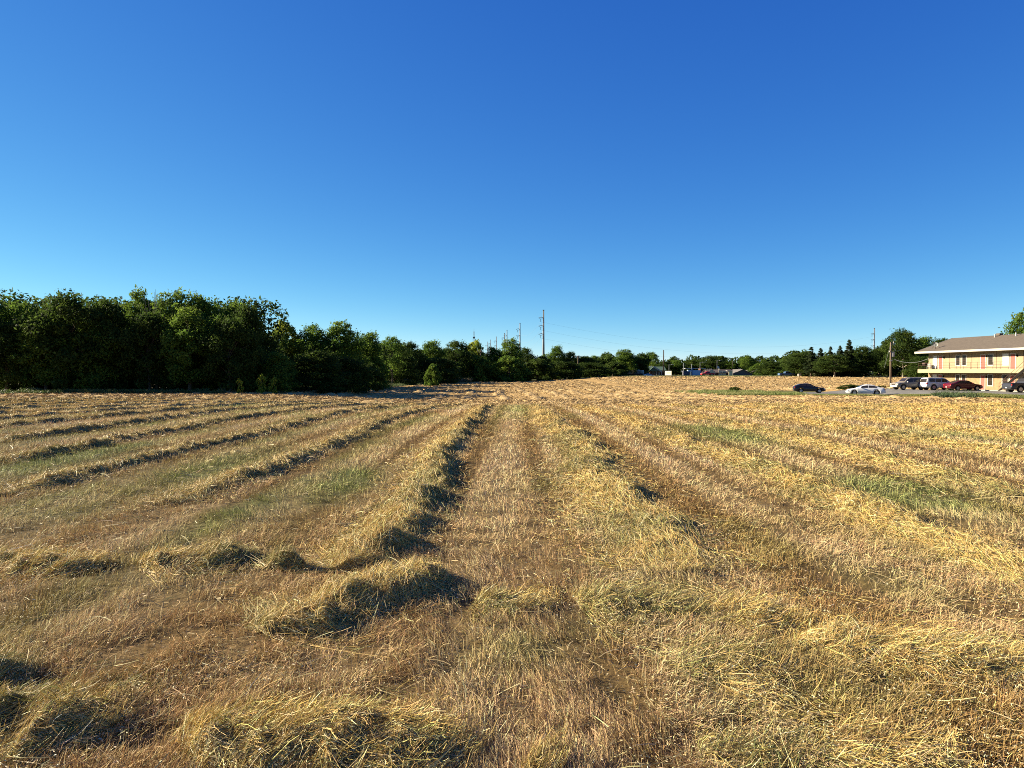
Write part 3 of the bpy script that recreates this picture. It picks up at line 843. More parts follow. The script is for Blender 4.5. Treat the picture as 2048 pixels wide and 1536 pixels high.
def verge():
    r = np.random.default_rng(9)
    n = 60000
    x = 27 + r.random(n) * 45; y = verge_y(x) - 3.4 + 3.5 * r.random(n)
    # beyond the end of the drive: grass round the black car
    m = 30000; x2 = 26 + r.random(m) * 15; y2 = 103 + r.random(m) * 18
    k = fbm(x2 / 3, y2 / 3, 5, 2) > .36; x2, y2 = x2[k], y2[k]
    grass_patch('verge_grass', 'strip of longer green grass along the near edge of the car park', np.stack([np.r_[x, x2], np.r_[y, y2]], 1), .12, .5, .045, (.20, .27, .06), (.34, .32, .12), 9)
    px = np.r_[r.normal(1888, 12, 1200), r.normal(1912, 4, 260), r.normal(1940, 12, 350)]; yy = 90 + r.random(len(px)) * 3 - (px - 1890) * .03
    xx = (px - 1024) * yy / F
    grass_patch('tall_weeds', 'clump of tall dark blue green weeds on the verge before the white parked suv', np.stack([xx, yy], 1), .25, .95, .045, (.07, .12, .05), (.12, .17, .06), 10, cat='weeds')
    # foot of the left wood
    n = 26000; x = -82 + r.random(n) * 50; y = np.where(True, 82.5 + 3 * r.random(n) + .5 * np.sin(x), 0)
    n2 = 30000; y3 = 90 + 175 * r.random(n2); x3 = left_limit(y3) - r.random(n2) * (1 + .06 * (y3 - 90)) 
    grass_patch('wood_edge_grass', 'green grass fringe at the foot of the left hand woods', np.stack([np.r_[x, x3], np.r_[y, y3]], 1), .15, .7, .07, (.08, .13, .03), (.12, .15, .05), 11)
    n = 22000; f = r.random(n); px = 752 + 190 * f; Y = 176 + 46 * f + 22 * r.random(n); x = (px - 1024) * Y / F
    grass_patch('brown_weeds', 'strip of dry brown weeds in the gap of the left hand woods', np.stack([x, Y], 1), .4, 1.7, .12, (.22, .15, .085), (.16, .15, .06), 12, cat='weeds')
    n = 30000; x = 38 + r.random(n) * 120; y = 258 + r.random(n) * 14
    grass_patch('far_verge_grass', 'green grass fringe along the far right edge of the field', np.stack([x, y], 1), .1, .45, .12, (.12, .17, .05), (.22, .21, .09), 13)
verge()

# ------------------------------------------------------------------ solid builder
class MB:
    def __init__(s): s.V = []; s.Fc = []
    def add(s, v, f):
        n = len(s.V); s.V += [tuple(map(float, q)) for q in v]; s.Fc += [tuple(i + n for i in q) for q in f]; return s
    def box(s, x0, x1, y0, y1, z0, z1):
        v = [(x, y, z) for x in (x0, x1) for y in (y0, y1) for z in (z0, z1)]
        return s.add(v, [(0, 1, 3, 2), (4, 6, 7, 5), (0, 4, 5, 1), (2, 3, 7, 6), (0, 2, 6, 4), (1, 5, 7, 3)])
    def prism(s, poly, a0, a1, axis='y'):
        """poly of (u, z) extruded along an axis"""
        n = len(poly)
        mk = (lambda u, z, a: (u, a, z)) if axis == 'y' else (lambda u, z, a: (a, u, z))
        v = [mk(u, z, a0) for u, z in poly] + [mk(u, z, a1) for u, z in poly]
        return s.add(v, [tuple(range(n))[::-1], tuple(range(n, 2 * n))] + [(i, (i + 1) % n, n + (i + 1) % n, n + i) for i in range(n)])
    def bar(s, a, b, r=.02, n=6, r2=None):
        V, Q = tube([a, b], [r, r2 if r2 is not None else r], n)
        s.add(V, Q); k = len(s.V)
        s.Fc.append(tuple(range(k - n, k))); s.Fc.append(tuple(range(k - 2 * n, k - n))[::-1]); return s
    def path(s, pts, rad, n=6):
        V, Q = tube(pts, rad if isinstance(rad, (list, tuple)) else [rad] * len(pts), n); return s.add(V, Q)
    def cyl(s, c, r, h, n=16, axis='z', r2=None):
        d = {'x': (1, 0, 0), 'y': (0, 1, 0), 'z': (0, 0, 1)}[axis]
        return s.bar(c, (c[0] + d[0] * h, c[1] + d[1] * h, c[2] + d[2] * h), r, n, r2)
    def build(s, name, m, parent=None, bevel=0, smooth=False, label=None):
        me = bpy.data.meshes.new(name); me.from_pydata(s.V, [], s.Fc); me.update()
        import bmesh
        b = bmesh.new(); b.from_mesh(me); bmesh.ops.recalc_face_normals(b, faces=b.faces)
        if bevel: bmesh.ops.bevel(b, geom=list(b.edges), offset=bevel, segments=1, affect='EDGES', clamp_overlap=True)
        b.to_mesh(me); b.free()
        if smooth:
            for p in me.polygons: p.use_smooth = True
        me.materials.append(m)
        o = new_obj(name, me, parent)
        if label: o['label'] = label
        return o

M_cream = mat('cream_siding', (.335, .265, .165), .8, noise=(1.2, .10))
M_creamp = mat('cream_paint', (.36, .31, .185), .7, noise=(1.5, .08))
M_white = mat('white_paint', (.52, .50, .45), .6, noise=(2, .06))
M_brick = mat('tan_brick', (.32, .215, .115), .9, noise=(2.2, .28), bump=.4, bscale=14)
M_roof = mat('brown_shingles', (.135, .108, .084), .95, noise=(2.5, .18), bump=.5, bscale=10)
M_red = mat('faded_red_door', (.38, .10, .075), .6)
M_glass = mat('dark_window_glass', (.035, .028, .022), .2, spec=.5)
M_blind = mat('white_blind', (.85, .85, .82), .6)
M_iron = mat('rusty_iron', (.10, .045, .03), .8)
M_dark = mat('dark_plastic', (.015, .013, .012), .8, spec=.05)
M_steel = mat('galvanised_steel', (.24, .22, .20), .6, metal=0, noise=(3, .15))
M_wood = mat('weathered_pole_wood', (.20, .145, .10), .9, noise=(4, .3), bump=.5, bscale=20)
M_woodd = mat('dark_pole_wood', (.07, .05, .04), .9, noise=(4, .3))
M_greyp = mat('grey_paint', (.36, .37, .37), .5)
M_rubber = mat('tyre_rubber', (.018, .018, .018), .85)
M_rim = mat('wheel_alloy', (.45, .45, .46), .35, metal=.7)
M_lamp = mat('clear_lamp', (.75, .75, .72), .15, spec=.6)
M_tail = mat('red_lamp', (.45, .02, .02), .25, spec=.6)
M_conc = mat('concrete', (.48, .45, .38), .9, noise=(2, .15))

# ------------------------------------------------------------------ car park
def car_park():
    V = []; Q = []
    ys = np.linspace(66, 121.5, 60); nc = 22
    for k, yy in enumerate(ys):
        if yy < 88: xl = 60.
        elif yy < 106: xl = float(np.interp(yy, [88, 103.5, 106], [60, 47, 40]))
        elif yy < 116: xl = 39.
        else: xl = float(np.interp(yy, [116, 121.5], [39, 55]))
        xr = 69.5
        x = np.linspace(xl, xr, nc); xj = x + (np.sin(yy * 2.1) * .12 if True else 0) * (np.arange(nc) == 0)
        V += [(a, yy, float(b) - .02) for a, b in zip(xj, terr(xj, np.full(nc, yy)))]
        if k: Q += [((k - 1) * nc + i, (k - 1) * nc + i + 1, k * nc + i + 1, k * nc + i) for i in range(nc - 1)]
    tag(new_obj('car_park', mesh_np('car_park', V, Q, M_asph, smooth=True)), kind='structure')
car_park()

# ------------------------------------------------------------------ apartment block (local: x = along the facade towards the camera, y = into the building)
def apartments():
    bz = -0.97
    X0, Y0 = 67.15, 121.0
    o = empty('apartment_building', (X0, Y0, bz), math.atan2(-1, .1),
              'two storey cream apartment block with brown shingle roof, red doors and outside stair', 'building')
    # local +x = (.0995,-.995), local +y = (.995,.0995) : into the building
    L = 42.0; D = 9.0; z2 = 3.0; eave = 5.62
    def P(mb, name, m, par=o, **k): return mb.build(name, m, par, **k)
    P(MB().box(0, L, 0, D, -.3, 2.55), 'brick_wall', M_brick)
    P(MB().box(0, L, .03, D, 2.55, eave), 'upper_wall', M_cream)
    # panel joints of the upper wall
    for k in range(1, 17): P(MB().box(k * 2.46 - .02, k * 2.46 + .02, .012, .029, z2 + .02, eave - .02), 'panel_joint', M_iron)
    # walkway deck with its deep fascia
    P(MB().box(.2, L, -1.75, 0, 2.5, z2 - .02), 'walkway_deck', M_conc)
    P(MB().box(.05, L, -1.86, -1.75, 2.46, z2 + .02), 'deck_fascia', M_creamp)
    P(MB().box(.05, .2, -1.75, 0, 2.46, z2 + .02), 'deck_end', M_creamp)
    P(MB().box(-.1, L, -2.3, 0, -.2, .06), 'walk_slab', M_conc)
    # roof: gable running along the facade
    ov = 1.95; rz = 2.35; mid = D / 2
    ed = MB()
    poly = [(-ov, eave - .02), (-ov, eave + .16), (mid, eave + rz + .12), (D + .5, eave + .10), (D + .5, eave - .05), (mid, eave + rz - .06)]
    r = MB().prism(poly, -.55, L + .5, 'x'); rf = P(r, 'roof', M_roof)
    P(MB().box(-.58, L + .52, -ov - .05, -ov - .002, eave - .06, eave + .22), 'roof_fascia', M_white)
    P(MB().prism([(-ov, eave - .07), (-ov, eave + .20), (mid, eave + rz + .16), (mid, eave + rz - .08)], -.62, -.552, 'x'), 'roof_fascia', M_white)
    P(MB().box(-.5, L + .5, -ov, .02, eave - .06, eave - .03), 'soffit', M_cream)
    P(MB().prism([(0, eave), (D, eave), (mid, eave + rz - .08)], .0, .1, 'x'), 'gable_wall', M_cream)
    for xx, hh in ((9.9, .32), (14.0, .32)):
        P(MB().cyl((xx, 3.6, eave + 1.95), .10, hh + .35, 8), 'vent_pipe', M_white, rf)
    P(MB().box(9.3, 10.1, mid - .3, mid + .3, eave + rz + .05, eave + rz + .38), 'roof_vent', M_roof, rf, bevel=.03)
    # openings
    def window(x0, x1, z0, z1, blind=False, y=.03):
        f = MB(); t = .13; yy = y - .04
        f.box(x0 - t, x1 + t, yy, y, z0 - t, z0).box(x0 - t, x1 + t, yy, y, z1, z1 + t).box(x0 - t, x0, yy, y, z0, z1).box(x1, x1 + t, yy, y, z0, z1)
        w = P(f, 'window', M_white)
        P(MB().box(x0, x1, y - .015, y, z0, z1), 'pane', M_blind if blind else M_glass, w)
        s = MB().box(x0, x1, y - .03, y - .015, (z0 + z1) / 2 - .02, (z0 + z1) / 2 + .02)
        P(s, 'sash', M_white if blind else M_iron, w)
    def door(x0, x1, z0, z1, y=.03):
        f = MB(); t = .13; yy = y - .04
        f.box(x0 - t, x1 + t, yy, y, z1, z1 + t).box(x0 - t, x0, yy, y, z0, z1).box(x1, x1 + t, yy, y, z0, z1)
        w = P(f, 'door', M_white)
        P(MB().box(x0, x1, y - .02, y, z0, z1), 'door_leaf', M_red, w)
        P(MB().cyl((x0 + .1, y - .02, z0 + 1.0), .04, -.06, 8, 'y'), 'handle', M_steel, w)
        P(MB().box(x1 + .28, x1 + .46, y - .16, y, z0 + 1.72, z0 + 1.98), 'wall_lamp', M_dark, w)
    def bay(s, flip=False, white=False):
        for (fz, yw, low) in ((z2, .03, False), (.06, 0.0, True)):
            window(s + 13.15, s + 14.0, fz + .68, fz + 2.12, False, yw)
            door(s + 11.75, s + 12.6, fz, fz + 2.05, yw)
    for fz, yw in ((z2, .03), (.06, .0)):
        T = fz + 2.1
        window(1.2, 2.05, fz + .3, T, True, yw)
        door(2.5, 3.35, fz, fz + 2.05, yw)
        window(6.5, 7.3, fz + .62, T, False, yw); window(7.85, 8.65, fz + .62, T, False, yw)
        door(11.75, 12.6, fz, fz + 2.05, yw); window(13.2, 14.1, fz + .62, T, False, yw)
        window(16.0, 17.0, fz + .62, T, fz > 1, yw); door(17.4, 18.25, fz, fz + 2.05, yw)
        window(21.6, 22.4, fz + .62, T, False, yw); window(22.95, 23.75, fz + .62, T, False, yw)
        door(26.9, 27.75, fz, fz + 2.05, yw); window(28.3, 29.2, fz + .62, T, False, yw)
    # railing of the walkway
    m = MB()
    for zz in (1.0, .62, .22): m.bar((.12, -1.8, z2 + zz), (19.3, -1.8, z2 + zz), .014, 5).bar((24.5, -1.8, z2 + zz), (L, -1.8, z2 + zz), .014, 5).bar((.12, -1.8, z2 + zz), (.12, -.05, z2 + zz), .014, 5)
    P(m, 'railing', M_iron)
    for k in range(29):
        s = .12 + k * 1.48
        if 19.4 < s < 24.4: continue
        P(MB().bar((s, -1.8, z2), (s, -1.8, z2 + 1.0), .02, 5), 'railing_post', M_iron)
    # outside stair
    s0, s1 = 19.0, 23.6; st = empty('stair', (0, 0, 0)); st.parent = o; st.empty_display_size = .3
    ys = (-2.0, -3.1)
    for yy in ys:
        P(MB().prism([(s0, .05), (s0 + .35, .05), (s1 + .3, z2 - .2), (s1 + .3, z2 + .08), (s1, z2 + .08)], yy - .04, yy + .04, 'y'), 'stringer', M_dark, st)
        P(MB().bar((s0 + .2, yy, 1.05), (s1, yy, z2 + 1.05), .025, 6).bar((s0 + .2, yy, .6), (s1, yy, z2 + .6), .02, 6).bar((s0 + .2, yy, 0), (s0 + .2, yy, 1.05), .025, 6)
          .bar(((s0 + s1) / 2, yy, 1.4), ((s0 + s1) / 2, yy, 2.6), .025, 6).bar((s1, yy, z2), (s1, yy, z2 + 1.05), .025, 6), 'handrail', M_iron, st)
    for k in range(15):
        f = (k + 1) / 16
        P(MB().box(s0 + f * (s1 - s0) - .02, s0 + f * (s1 - s0) + .28, ys[1] + .05, ys[0] - .05, .05 + f * (z2 - .05) - .05, .05 + f * (z2 - .05)), 'tread', M_conc, st)
    P(MB().box(s1 - .1, s1 + 1.3, -3.1, -1.87, z2 - .12, z2), 'landing', M_conc, st)
    # satellite dish
    d = empty('dish', (0, 0, 0)); 
    bpy.data.objects.remove(d)
    V = []; Fq = []
    for i in range(6):
        for j in range(16):
            a = j / 16 * 2 * math.pi; rr = i / 5 * .42
            V.append((rr * math.cos(a), .35 * (rr / .42) ** 2 * .35, rr * math.sin(a)))
    for i in range(5):
        for j in range(16): Fq.append((i * 16 + j, i * 16 + (j + 1) % 16, (i + 1) * 16 + (j + 1) % 16, (i + 1) * 16 + j))
    dd = bpy.data.objects.new('satellite_dish', None); COL.objects.link(dd)
    tag(dd, 'small dark satellite dish on the left slope of the apartment roof', 'satellite dish')
    w = o.matrix_basis @ Vector((2.6, -.6, eave + .95)); dd.location = w; dd.rotation_euler = (0, 0, 2.2)
    b = MB().add(V, Fq).build('reflector', M_greyp, dd, smooth=True); b.location = (0, 0, .45); b.rotation_euler = (-.5, 0, 0)
    MB().bar((0, 0, -.5), (0, .05, .45), .03).bar((0, .2, .1), (0, -.5, .55), .015).bar((0, .05, .3), (.35, .5, -.3), .015).build('mast', M_dark, dd)
    MB().box(-.05, .05, -.58, -.48, .5, .62).build('receiver', M_white, dd)
    # things stored on the left end of the walkway
    g = bpy.data.objects.new('barbecue', None); COL.objects.link(g); tag(g, 'dark covered barbecue standing at the left end of the upper walkway', 'barbecue')
    g.location = o.matrix_basis @ Vector((.75, -1.1, z2)); g.rotation_euler = o.rotation_euler
    MB().box(-.38, .38, -.28, .28, .55, .8).build('firebox', M_dark, g, bevel=.04)
    MB().prism([(-.28, .8), (.28, .8), (.2, 1.08), (-.2, 1.08)], -.38, .38, 'x').build('lid', mat('brown_cover', (.10, .06, .05), .8), g, bevel=.03)
    for a in (-.32, .32):
        for b_ in (-.22, .22): MB().bar((a, b_, 0), (a, b_, .56), .025).build('leg', M_dark, g)
    c = bpy.data.objects.new('patio_chair', None); COL.objects.link(c); tag(c, 'pale plastic chair beside the barbecue on the upper walkway', 'chair')
    c.location = o.matrix_basis @ Vector((1.75, -1.15, z2)); c.rotation_euler = (0, 0, o.rotation_euler[2] + .6)
    MB().box(-.25, .25, -.25, .25, .40, .45).build('seat', M_white, c, bevel=.01)
    MB().box(-.25, .25, .21, .26, .45, .92).build('backrest', M_white, c, bevel=.01)
    for a in (-.22, .22):
        for b_ in (-.22, .22): MB().bar((a, b_, 0), (a, b_, .41), .02).build('leg', M_white, c)
    # kerb stops in front of the walk
    for s_ in (13.5, 16.2):
        k = MB().box(-.9, .9, -.09, .09, 0, .14).build('parking_stop', M_conc, bevel=.03)
        w = o.matrix_basis @ Vector((s_, -3.4, 0)); k.location = (w.x, w.y, terr1(w.x, w.y) - .01); k.rotation_euler = o.rotation_euler
        tag(k, 'concrete parking stop %s' % ('right of the nose of the red car' if s_ < 15 else 'just left of the foot of the stair'), 'parking stop', 'concrete parking stops')
    return o
APT = apartments()

# ------------------------------------------------------------------ vehicles. local: x forward, y left, z up, origin on the ground at the centre
PROF = {
 'sedan': dict(L=4.8, W=1.82, deck=[(0, .62), (.12, .74), (.5, .84), (1.35, .98), (3.9, 1.02), (4.55, 1.02), (4.75, .92), (4.8, .7)],
               roof=[(1.25, .97), (2.0, 1.38), (2.5, 1.45), (3.2, 1.42), (4.25, 1.04)], wh=(.92, 3.72), r=.335, gl=(1.62, 3.75), pillars=(2.65,)),
 'coupe': dict(L=4.5, W=1.78, deck=[(0, .60), (.1, .72), (.5, .80), (1.35, .94), (3.6, 1.02), (4.35, 1.06), (4.47, .95), (4.5, .7)],
               roof=[(1.3, .93), (2.15, 1.36), (2.6, 1.42), (3.5, 1.36), (4.3, 1.08)], wh=(.88, 3.5), r=.33, gl=(1.7, 3.9), pillars=(2.7,)),
 'suv': dict(L=4.85, W=1.90, deck=[(0, .78), (.08, .95), (.3, 1.02), (1.15, 1.10), (4.5, 1.14), (4.78, 1.14), (4.82, .9), (4.85, .7)],
             roof=[(1.1, 1.09), (1.75, 1.66), (2.2, 1.78), (4.3, 1.80), (4.6, 1.72), (4.78, 1.15)], wh=(.95, 3.75), r=.40, gl=(1.6, 4.45), pillars=(2.55, 3.45)),
 'pickup': dict(L=5.6, W=1.95, deck=[(0, .78), (.08, .98), (.3, 1.04), (1.3, 1.12), (3.5, 1.16), (3.6, 1.16), (5.52, 1.16), (5.58, 1.1), (5.6, .7)],
                roof=[(1.25, 1.11), (1.95, 1.70), (2.3, 1.80), (3.3, 1.80), (3.52, 1.70), (3.62, 1.17)], wh=(1.0, 4.4), r=.41, gl=(1.75, 3.4), pillars=(2.6,)),
}
def vehicle(name, kind, X, Y, heading, paint, label, group=None, cat='car', sx=1.0, trim=None, glass=None, rack=False, z=None, lower=None):
    p = PROF[kind]; L, W = p['L'], p['W']; hw = W / 2
    zz = terr1(X, Y) if z is None else z
    o = empty(name, (X, Y, zz - .01), heading, label, cat, group)
    glass = glass or M_glass
    dx, dz = zip(*p['deck']); rx, rz_ = zip(*p['roof'])
    R = p['r']; Ra = R + .07
    xs = set(np.round(np.linspace(0, L, 56), 3))
    for w in p['wh']:
        for a in np.linspace(0, math.pi, 13): xs.add(round(float(w - Ra * math.cos(a)), 4))
        xs.add(round(w - Ra - .004, 4)); xs.add(round(w + Ra + .004, 4))
    for q in list(dx) + list(rx): xs.add(round(q, 3))
    xs = np.array(sorted(x for x in xs if 0 <= x <= L))
    def zdeck(x): return np.interp(x, dx, dz)
    def zroof(x):
        v = np.interp(x, rx, rz_); return np.where((x < rx[0]) | (x > rx[-1]), zdeck(x), np.maximum(v, zdeck(x)))
    def zbot(x):
        b = np.full_like(x, .24 if kind in ('sedan', 'coupe') else .36)
        b = b + .12 * np.clip(1 - x / .35, 0, 1) + .14 * np.clip(1 - (L - x) / .4, 0, 1)
        for w in p['wh']:
            d = Ra ** 2 - (x - w) ** 2
            b = np.where(d > -1e-4, np.maximum(b, R + np.sqrt(np.maximum(d, 0))), b)
        return b
    def width(x): return hw * (1 - .16 * np.clip(1 - x / .55, 0, 1) ** 2 - .12 * np.clip(1 - (L - x) / .5, 0, 1) ** 2)
    zd, zr, zb, wd = zdeck(xs), zroof(xs), zbot(xs), width(xs)
    g = np.clip((zr - zd) / .45, 0, 1)
    mid = np.maximum(zb + .01, np.minimum(.62, zd - .12))
    top_in = hw * (.86 - .16 * g)
    rowsy = [wd * .0, wd * .90, wd * .985, wd, wd * .975, wd * .93, (wd * .93) * (1 - g) + np.minimum(top_in + .03, wd * .93) * g, (wd * .75) * (1 - g) + (top_in - .08) * g, wd * 0]
    rowsz = [zb, zb, np.minimum(zb + .04, mid), mid, np.maximum(mid, zd - .06), zd, zd + (zr - zd) * .93, zr + .012, zr + .03]
    n = len(xs); V = []
    for i in range(n):
        for k in range(9): V.append((L / 2 - xs[i], rowsy[k][i], rowsz[k][i]))
        for k in range(7, 0, -1): V.append((L / 2 - xs[i], -rowsy[k][i], rowsz[k][i]))
    m = 16; Fq = []
    for i in range(n - 1):
        for k in range(m): Fq.append((i * m + k, i * m + (k + 1) % m, (i + 1) * m + (k + 1) % m, (i + 1) * m + k))
    Fq.append(tuple(range(m))); Fq.append(tuple((n - 1) * m + k for k in range(m))[::-1])
    MB().add(V, Fq).build('body', paint, o, smooth=True)
    # glass: follows the greenhouse, 8 mm proud
    ga, gb = p['gl']
    def side(x0, x1, s, nm='side_window'):
        q = np.linspace(x0, x1, 10); V = []; Fq = []
        for x in q:
            xa = np.array([x]); zd_, zr_ = float(zdeck(xa)[0]), float(zroof(xa)[0]); g_ = min(1, max(0, (zr_ - zd_) / .45)); w_ = float(width(xa)[0])
            yl = w_ * .93; yt = yl * (1 - g_) + min(hw * (.86 - .16 * g_) + .03, yl) * g_; zt = zd_ + (zr_ - zd_) * .93
            for f in (.08, .50, .88): V.append((L / 2 - x, s * (yl + (yt - yl) * f + .012), zd_ + (zt - zd_) * f))
        for i in range(9):
            for k in range(2): Fq.append((i * 3 + k, i * 3 + k + 1, i * 3 + 3 + k + 1, i * 3 + 3 + k))
        MB().add(V, Fq).build(nm, glass, o)
    cuts = [ga] + list(p['pillars']) + [gb]
    for s in (1, -1):
        for a, b in zip(cuts[:-1], cuts[1:]): side(a + .04, b - .04, s)
    def screen(x0, x1, nm):
        q = np.linspace(x0, x1, 8); V = []; Fq = []
        for x in q:
            xa = np.array([x]); zr_ = float(zroof(xa)[0]); g_ = min(1, max(0, (zr_ - float(zdeck(xa)[0])) / .45)); ww = hw * (.86 - .16 * g_) * .86
            ww = min(ww, hw * .74)
            for f in (-1, -.4, .4, 1): V.append((L / 2 - x, f * ww, zr_ + .045 - .012 * abs(f)))
        for i in range(7):
            for k in range(3): Fq.append((i * 4 + k, i * 4 + k + 1, i * 4 + 4 + k + 1, i * 4 + 4 + k))
        MB().add(V, Fq).build(nm, glass, o)
    screen(rx[0] + .12, rx[1] - .02, 'windscreen')
    if kind == 'suv': 
        x0, x1 = rx[-2] + .02, rx[-1] - .01
        V = []
        for x in (x0, x1):
            zr_ = float(zroof(np.array([x]))[0]); ww = hw * (.66 if x == x0 else .80)
            V += [(L / 2 - x - .03, -ww, zr_ - .04), (L / 2 - x - .03, ww, zr_ - .04)]
        MB().add(V, [(0, 1, 3, 2)]).build('rear_window', glass, o)
    else: screen(rx[-2] + .06, rx[-1] - .10, 'rear_window')
    # wheels
    for w in p['wh']:
        for s in (1, -1):
            yo = s * (hw - .01); yi = s * (hw - .24)
            t = MB().cyl((L / 2 - w, yi, R), R, yo - yi, 22, 'y').build('wheel', M_rubber, o)
            rm = MB().cyl((L / 2 - w, yo - s * .03, R), R * .62, s * .045, 18, 'y'); rm.build('rim', M_rim if kind != 'suvx' else M_dark, t)
    # lamps, plates, bumpers, mirrors
    zh = float(zdeck(np.array([.12]))[0]) - .10; zt = float(zdeck(np.array([L - .1]))[0]) - .16
    zt = min(zt, 1.0)
    for s in (1, -1):
        MB().box(L / 2 - .22, L / 2 - .025, s * hw * .80 - .17, s * hw * .80 + .05 * s + .17 * (s < 0) * 0 + .10, zh - .09, zh + .05).build('headlight', M_lamp, o, bevel=.02)
        MB().box(-L / 2 + .02, -L / 2 + .2, s * hw * .84 - .12, s * hw * .84 + .08, zt - .12, zt + .10).build('taillight', M_tail, o, bevel=.02)
        xm = L / 2 - rx[0] - .42; 
        MB().box(xm - .08, xm + .06, s * (hw - .02) - .0, s * (hw + .17), zdeck(np.array([1.5]))[0] + .0, zdeck(np.array([1.5]))[0] + .15).build('mirror', trim or paint, o, bevel=.03)
    bz = .46 if kind in ('sedan', 'coupe') else .56
    MB().box(L / 2 - .12, L / 2 + .04, -hw * .80, hw * .80, bz - .13, bz + .12).build('bumper', trim or paint, o, bevel=.05)
    MB().box(-L / 2 - .04, -L / 2 + .12, -hw * .84, hw * .84, bz - .13, bz + .12).build('bumper', trim or paint, o, bevel=.05)
    MB().box(L / 2 - .03, L / 2 + .015, -hw * .45, hw * .45, bz + .15, bz + .26).build('grille', M_dark, o)
    MB().box(-L / 2 - .055, -L / 2 - .035, -.16, .16, bz - .02, bz + .10).build('licence_plate', M_white, o)
    if rack:
        m_ = MB()
        for s in (1, -1): m_.bar((-1.7, s * .60, 1.86), (.3, s * .60, 1.86), .02)
        for x in (-1.2, -.1): m_.bar((x, -.6, 1.88), (x, .6, 1.88), .02)
        m_.build('roof_rack', M_dark, o)
    if kind == 'pickup':
        x0 = L / 2 - 5.46; x1 = L / 2 - 3.72
        MB().box(x0, x1, -hw * .78, hw * .78, 1.165, 1.205).build('bed_cover', M_dark, o)
    return o

def paint(name, c, rough=.28): return mat(name, c, rough, spec=.5, k=.8)
P_wh = paint('white_car_paint', (.74, .75, .76)); P_bk = paint('black_car_paint', (.006, .006, .008), .3); P_gd = paint('champagne_paint', (.22, .19, .15))
P_sv = paint('pale_silver_paint', (.60, .58, .54)); P_rd = paint('dark_red_paint', (.10, .006, .012), .25); P_bl = paint('blue_paint', (.06, .12, .22)); P_dk = paint('dark_grey_paint', (.03, .03, .035))
GV = 'vehicles in the car park'
PI = math.pi
vehicle('sedan', 'sedan', at(1731, 103.5), 103.5, PI - .30, P_wh, 'white sedan facing left on the near edge of the car park', GV)
vehicle('hatchback', 'coupe', at(1618, 114.5), 114.5, -.22, P_bk, 'black car with its tail to the left, half sunk in the long grass', GV)
vehicle('suv', 'suv', at(1818, 110), 110, PI + .12, P_gd, 'brownish silver suv parked nose out beside the transformer pole', GV, trim=P_sv, cat='suv')
vehicle('suv', 'suv', at(1877, 108.5), 108.5, .10, P_sv, 'pale silver suv showing its rear, between the brownish suv and the red car', GV, cat='suv', rack=True)
vehicle('sedan', 'sedan', at(1926, 106.0), 106.0, .06, P_rd, 'dark red sedan parked nose in beside the pale suv', GV)
vehicle('pickup_truck', 'pickup', at(2055, 96.5), 96.5, .05, P_dk, 'black pickup truck cut by the right photo edge under the stair', GV, cat='pickup')
vehicle('hatchback', 'coupe', at(1856, 116.5), 116.5, .1, P_dk, 'dark car hidden behind the brownish suv', GV)

# ------------------------------------------------------------------ poles and lines
def wood_pole(px, top, Y, r, label, arms=(), m=None, group='wooden utility poles', extra=None, name='utility_pole'):
    X = at(px, Y); z = terr1(X, Y); H = EYE + (HZ - top) * Y / F - z
    o = empty(name, (X, Y, z), 0, label, 'pole', group)
    MB().bar((0, 0, -.5), (0, 0, H), r * 1.2, 10, r * .75).build('pole', m or M_wood, o, smooth=True)
    for (dz, w, ang) in arms:
        c, s = math.cos(ang), math.sin(ang)
        MB().bar((-w * c, -w * s - r, H - dz), (w * c, w * s - r, H - dz), .09, 6).build('crossarm', m or M_wood, o)
        for f in (-.9, -.45, .45, .9):
            MB().cyl((w * f * c, w * f * s - r, H - dz + .08), .06, .22, 7).build('insulator', M_greyp, o)
    return o, H, z

def pylon(px, top, Y, label, arms=True, rb=.62, narm=3, side=-1, step=None):
    X = at(px, Y); z = terr1(X, Y); H = EYE + (HZ - top) * Y / F - z
    o = empty('steel_pylon', (X, Y, z), 0, label, 'pylon', 'steel power line pylons')
    MB().bar((0, 0, -.5), (0, 0, H), rb, 14, rb * .42).build('pole', M_steel, o, smooth=True)
    MB().cyl((0, 0, H), rb * .62, .25, 10).build('cap', M_dark, o)
    ends = []
    for k in range(narm):
        za = H - 3.6 - k * 3.75
        MB().path([(0, 0, za), (side * 1.0, 0, za + .55), (side * 2.3, 0, za + .15)], [.16, .13, .07], 7).build('arm', M_steel, o)
        MB().path([(side * 2.3, 0, za + .15), (side * 1.3, 0, za - .35), (0, 0, za - .25)], [.06, .06, .06], 6).build('brace', M_steel, o)
        MB().cyl((side * 1.5, 0, za - .35), .09, -1.3, 7).build('insulator', M_dark, o)
        ends.append(Vector((X + side * 1.5, Y, z + za - 1.6)))
    return o, ends, Vector((X, Y, z + H))

def wire(a, b, sag, r, label, group='power lines', n=28):
    a, b = Vector(a), Vector(b); pts = []
    for k in range(n + 1):
        f = k / n; p = a.lerp(b, f); pts.append((p.x, p.y, p.z - 4 * sag * f * (1 - f)))
    V, Q = tube(pts, [r] * (n + 1), 5)
    tag(new_obj('power_line', mesh_np('power_line', V, Q, M_wire)), label, 'cable', group)
M_wire = mat('grey_cable', (.30, .31, .33), .6)

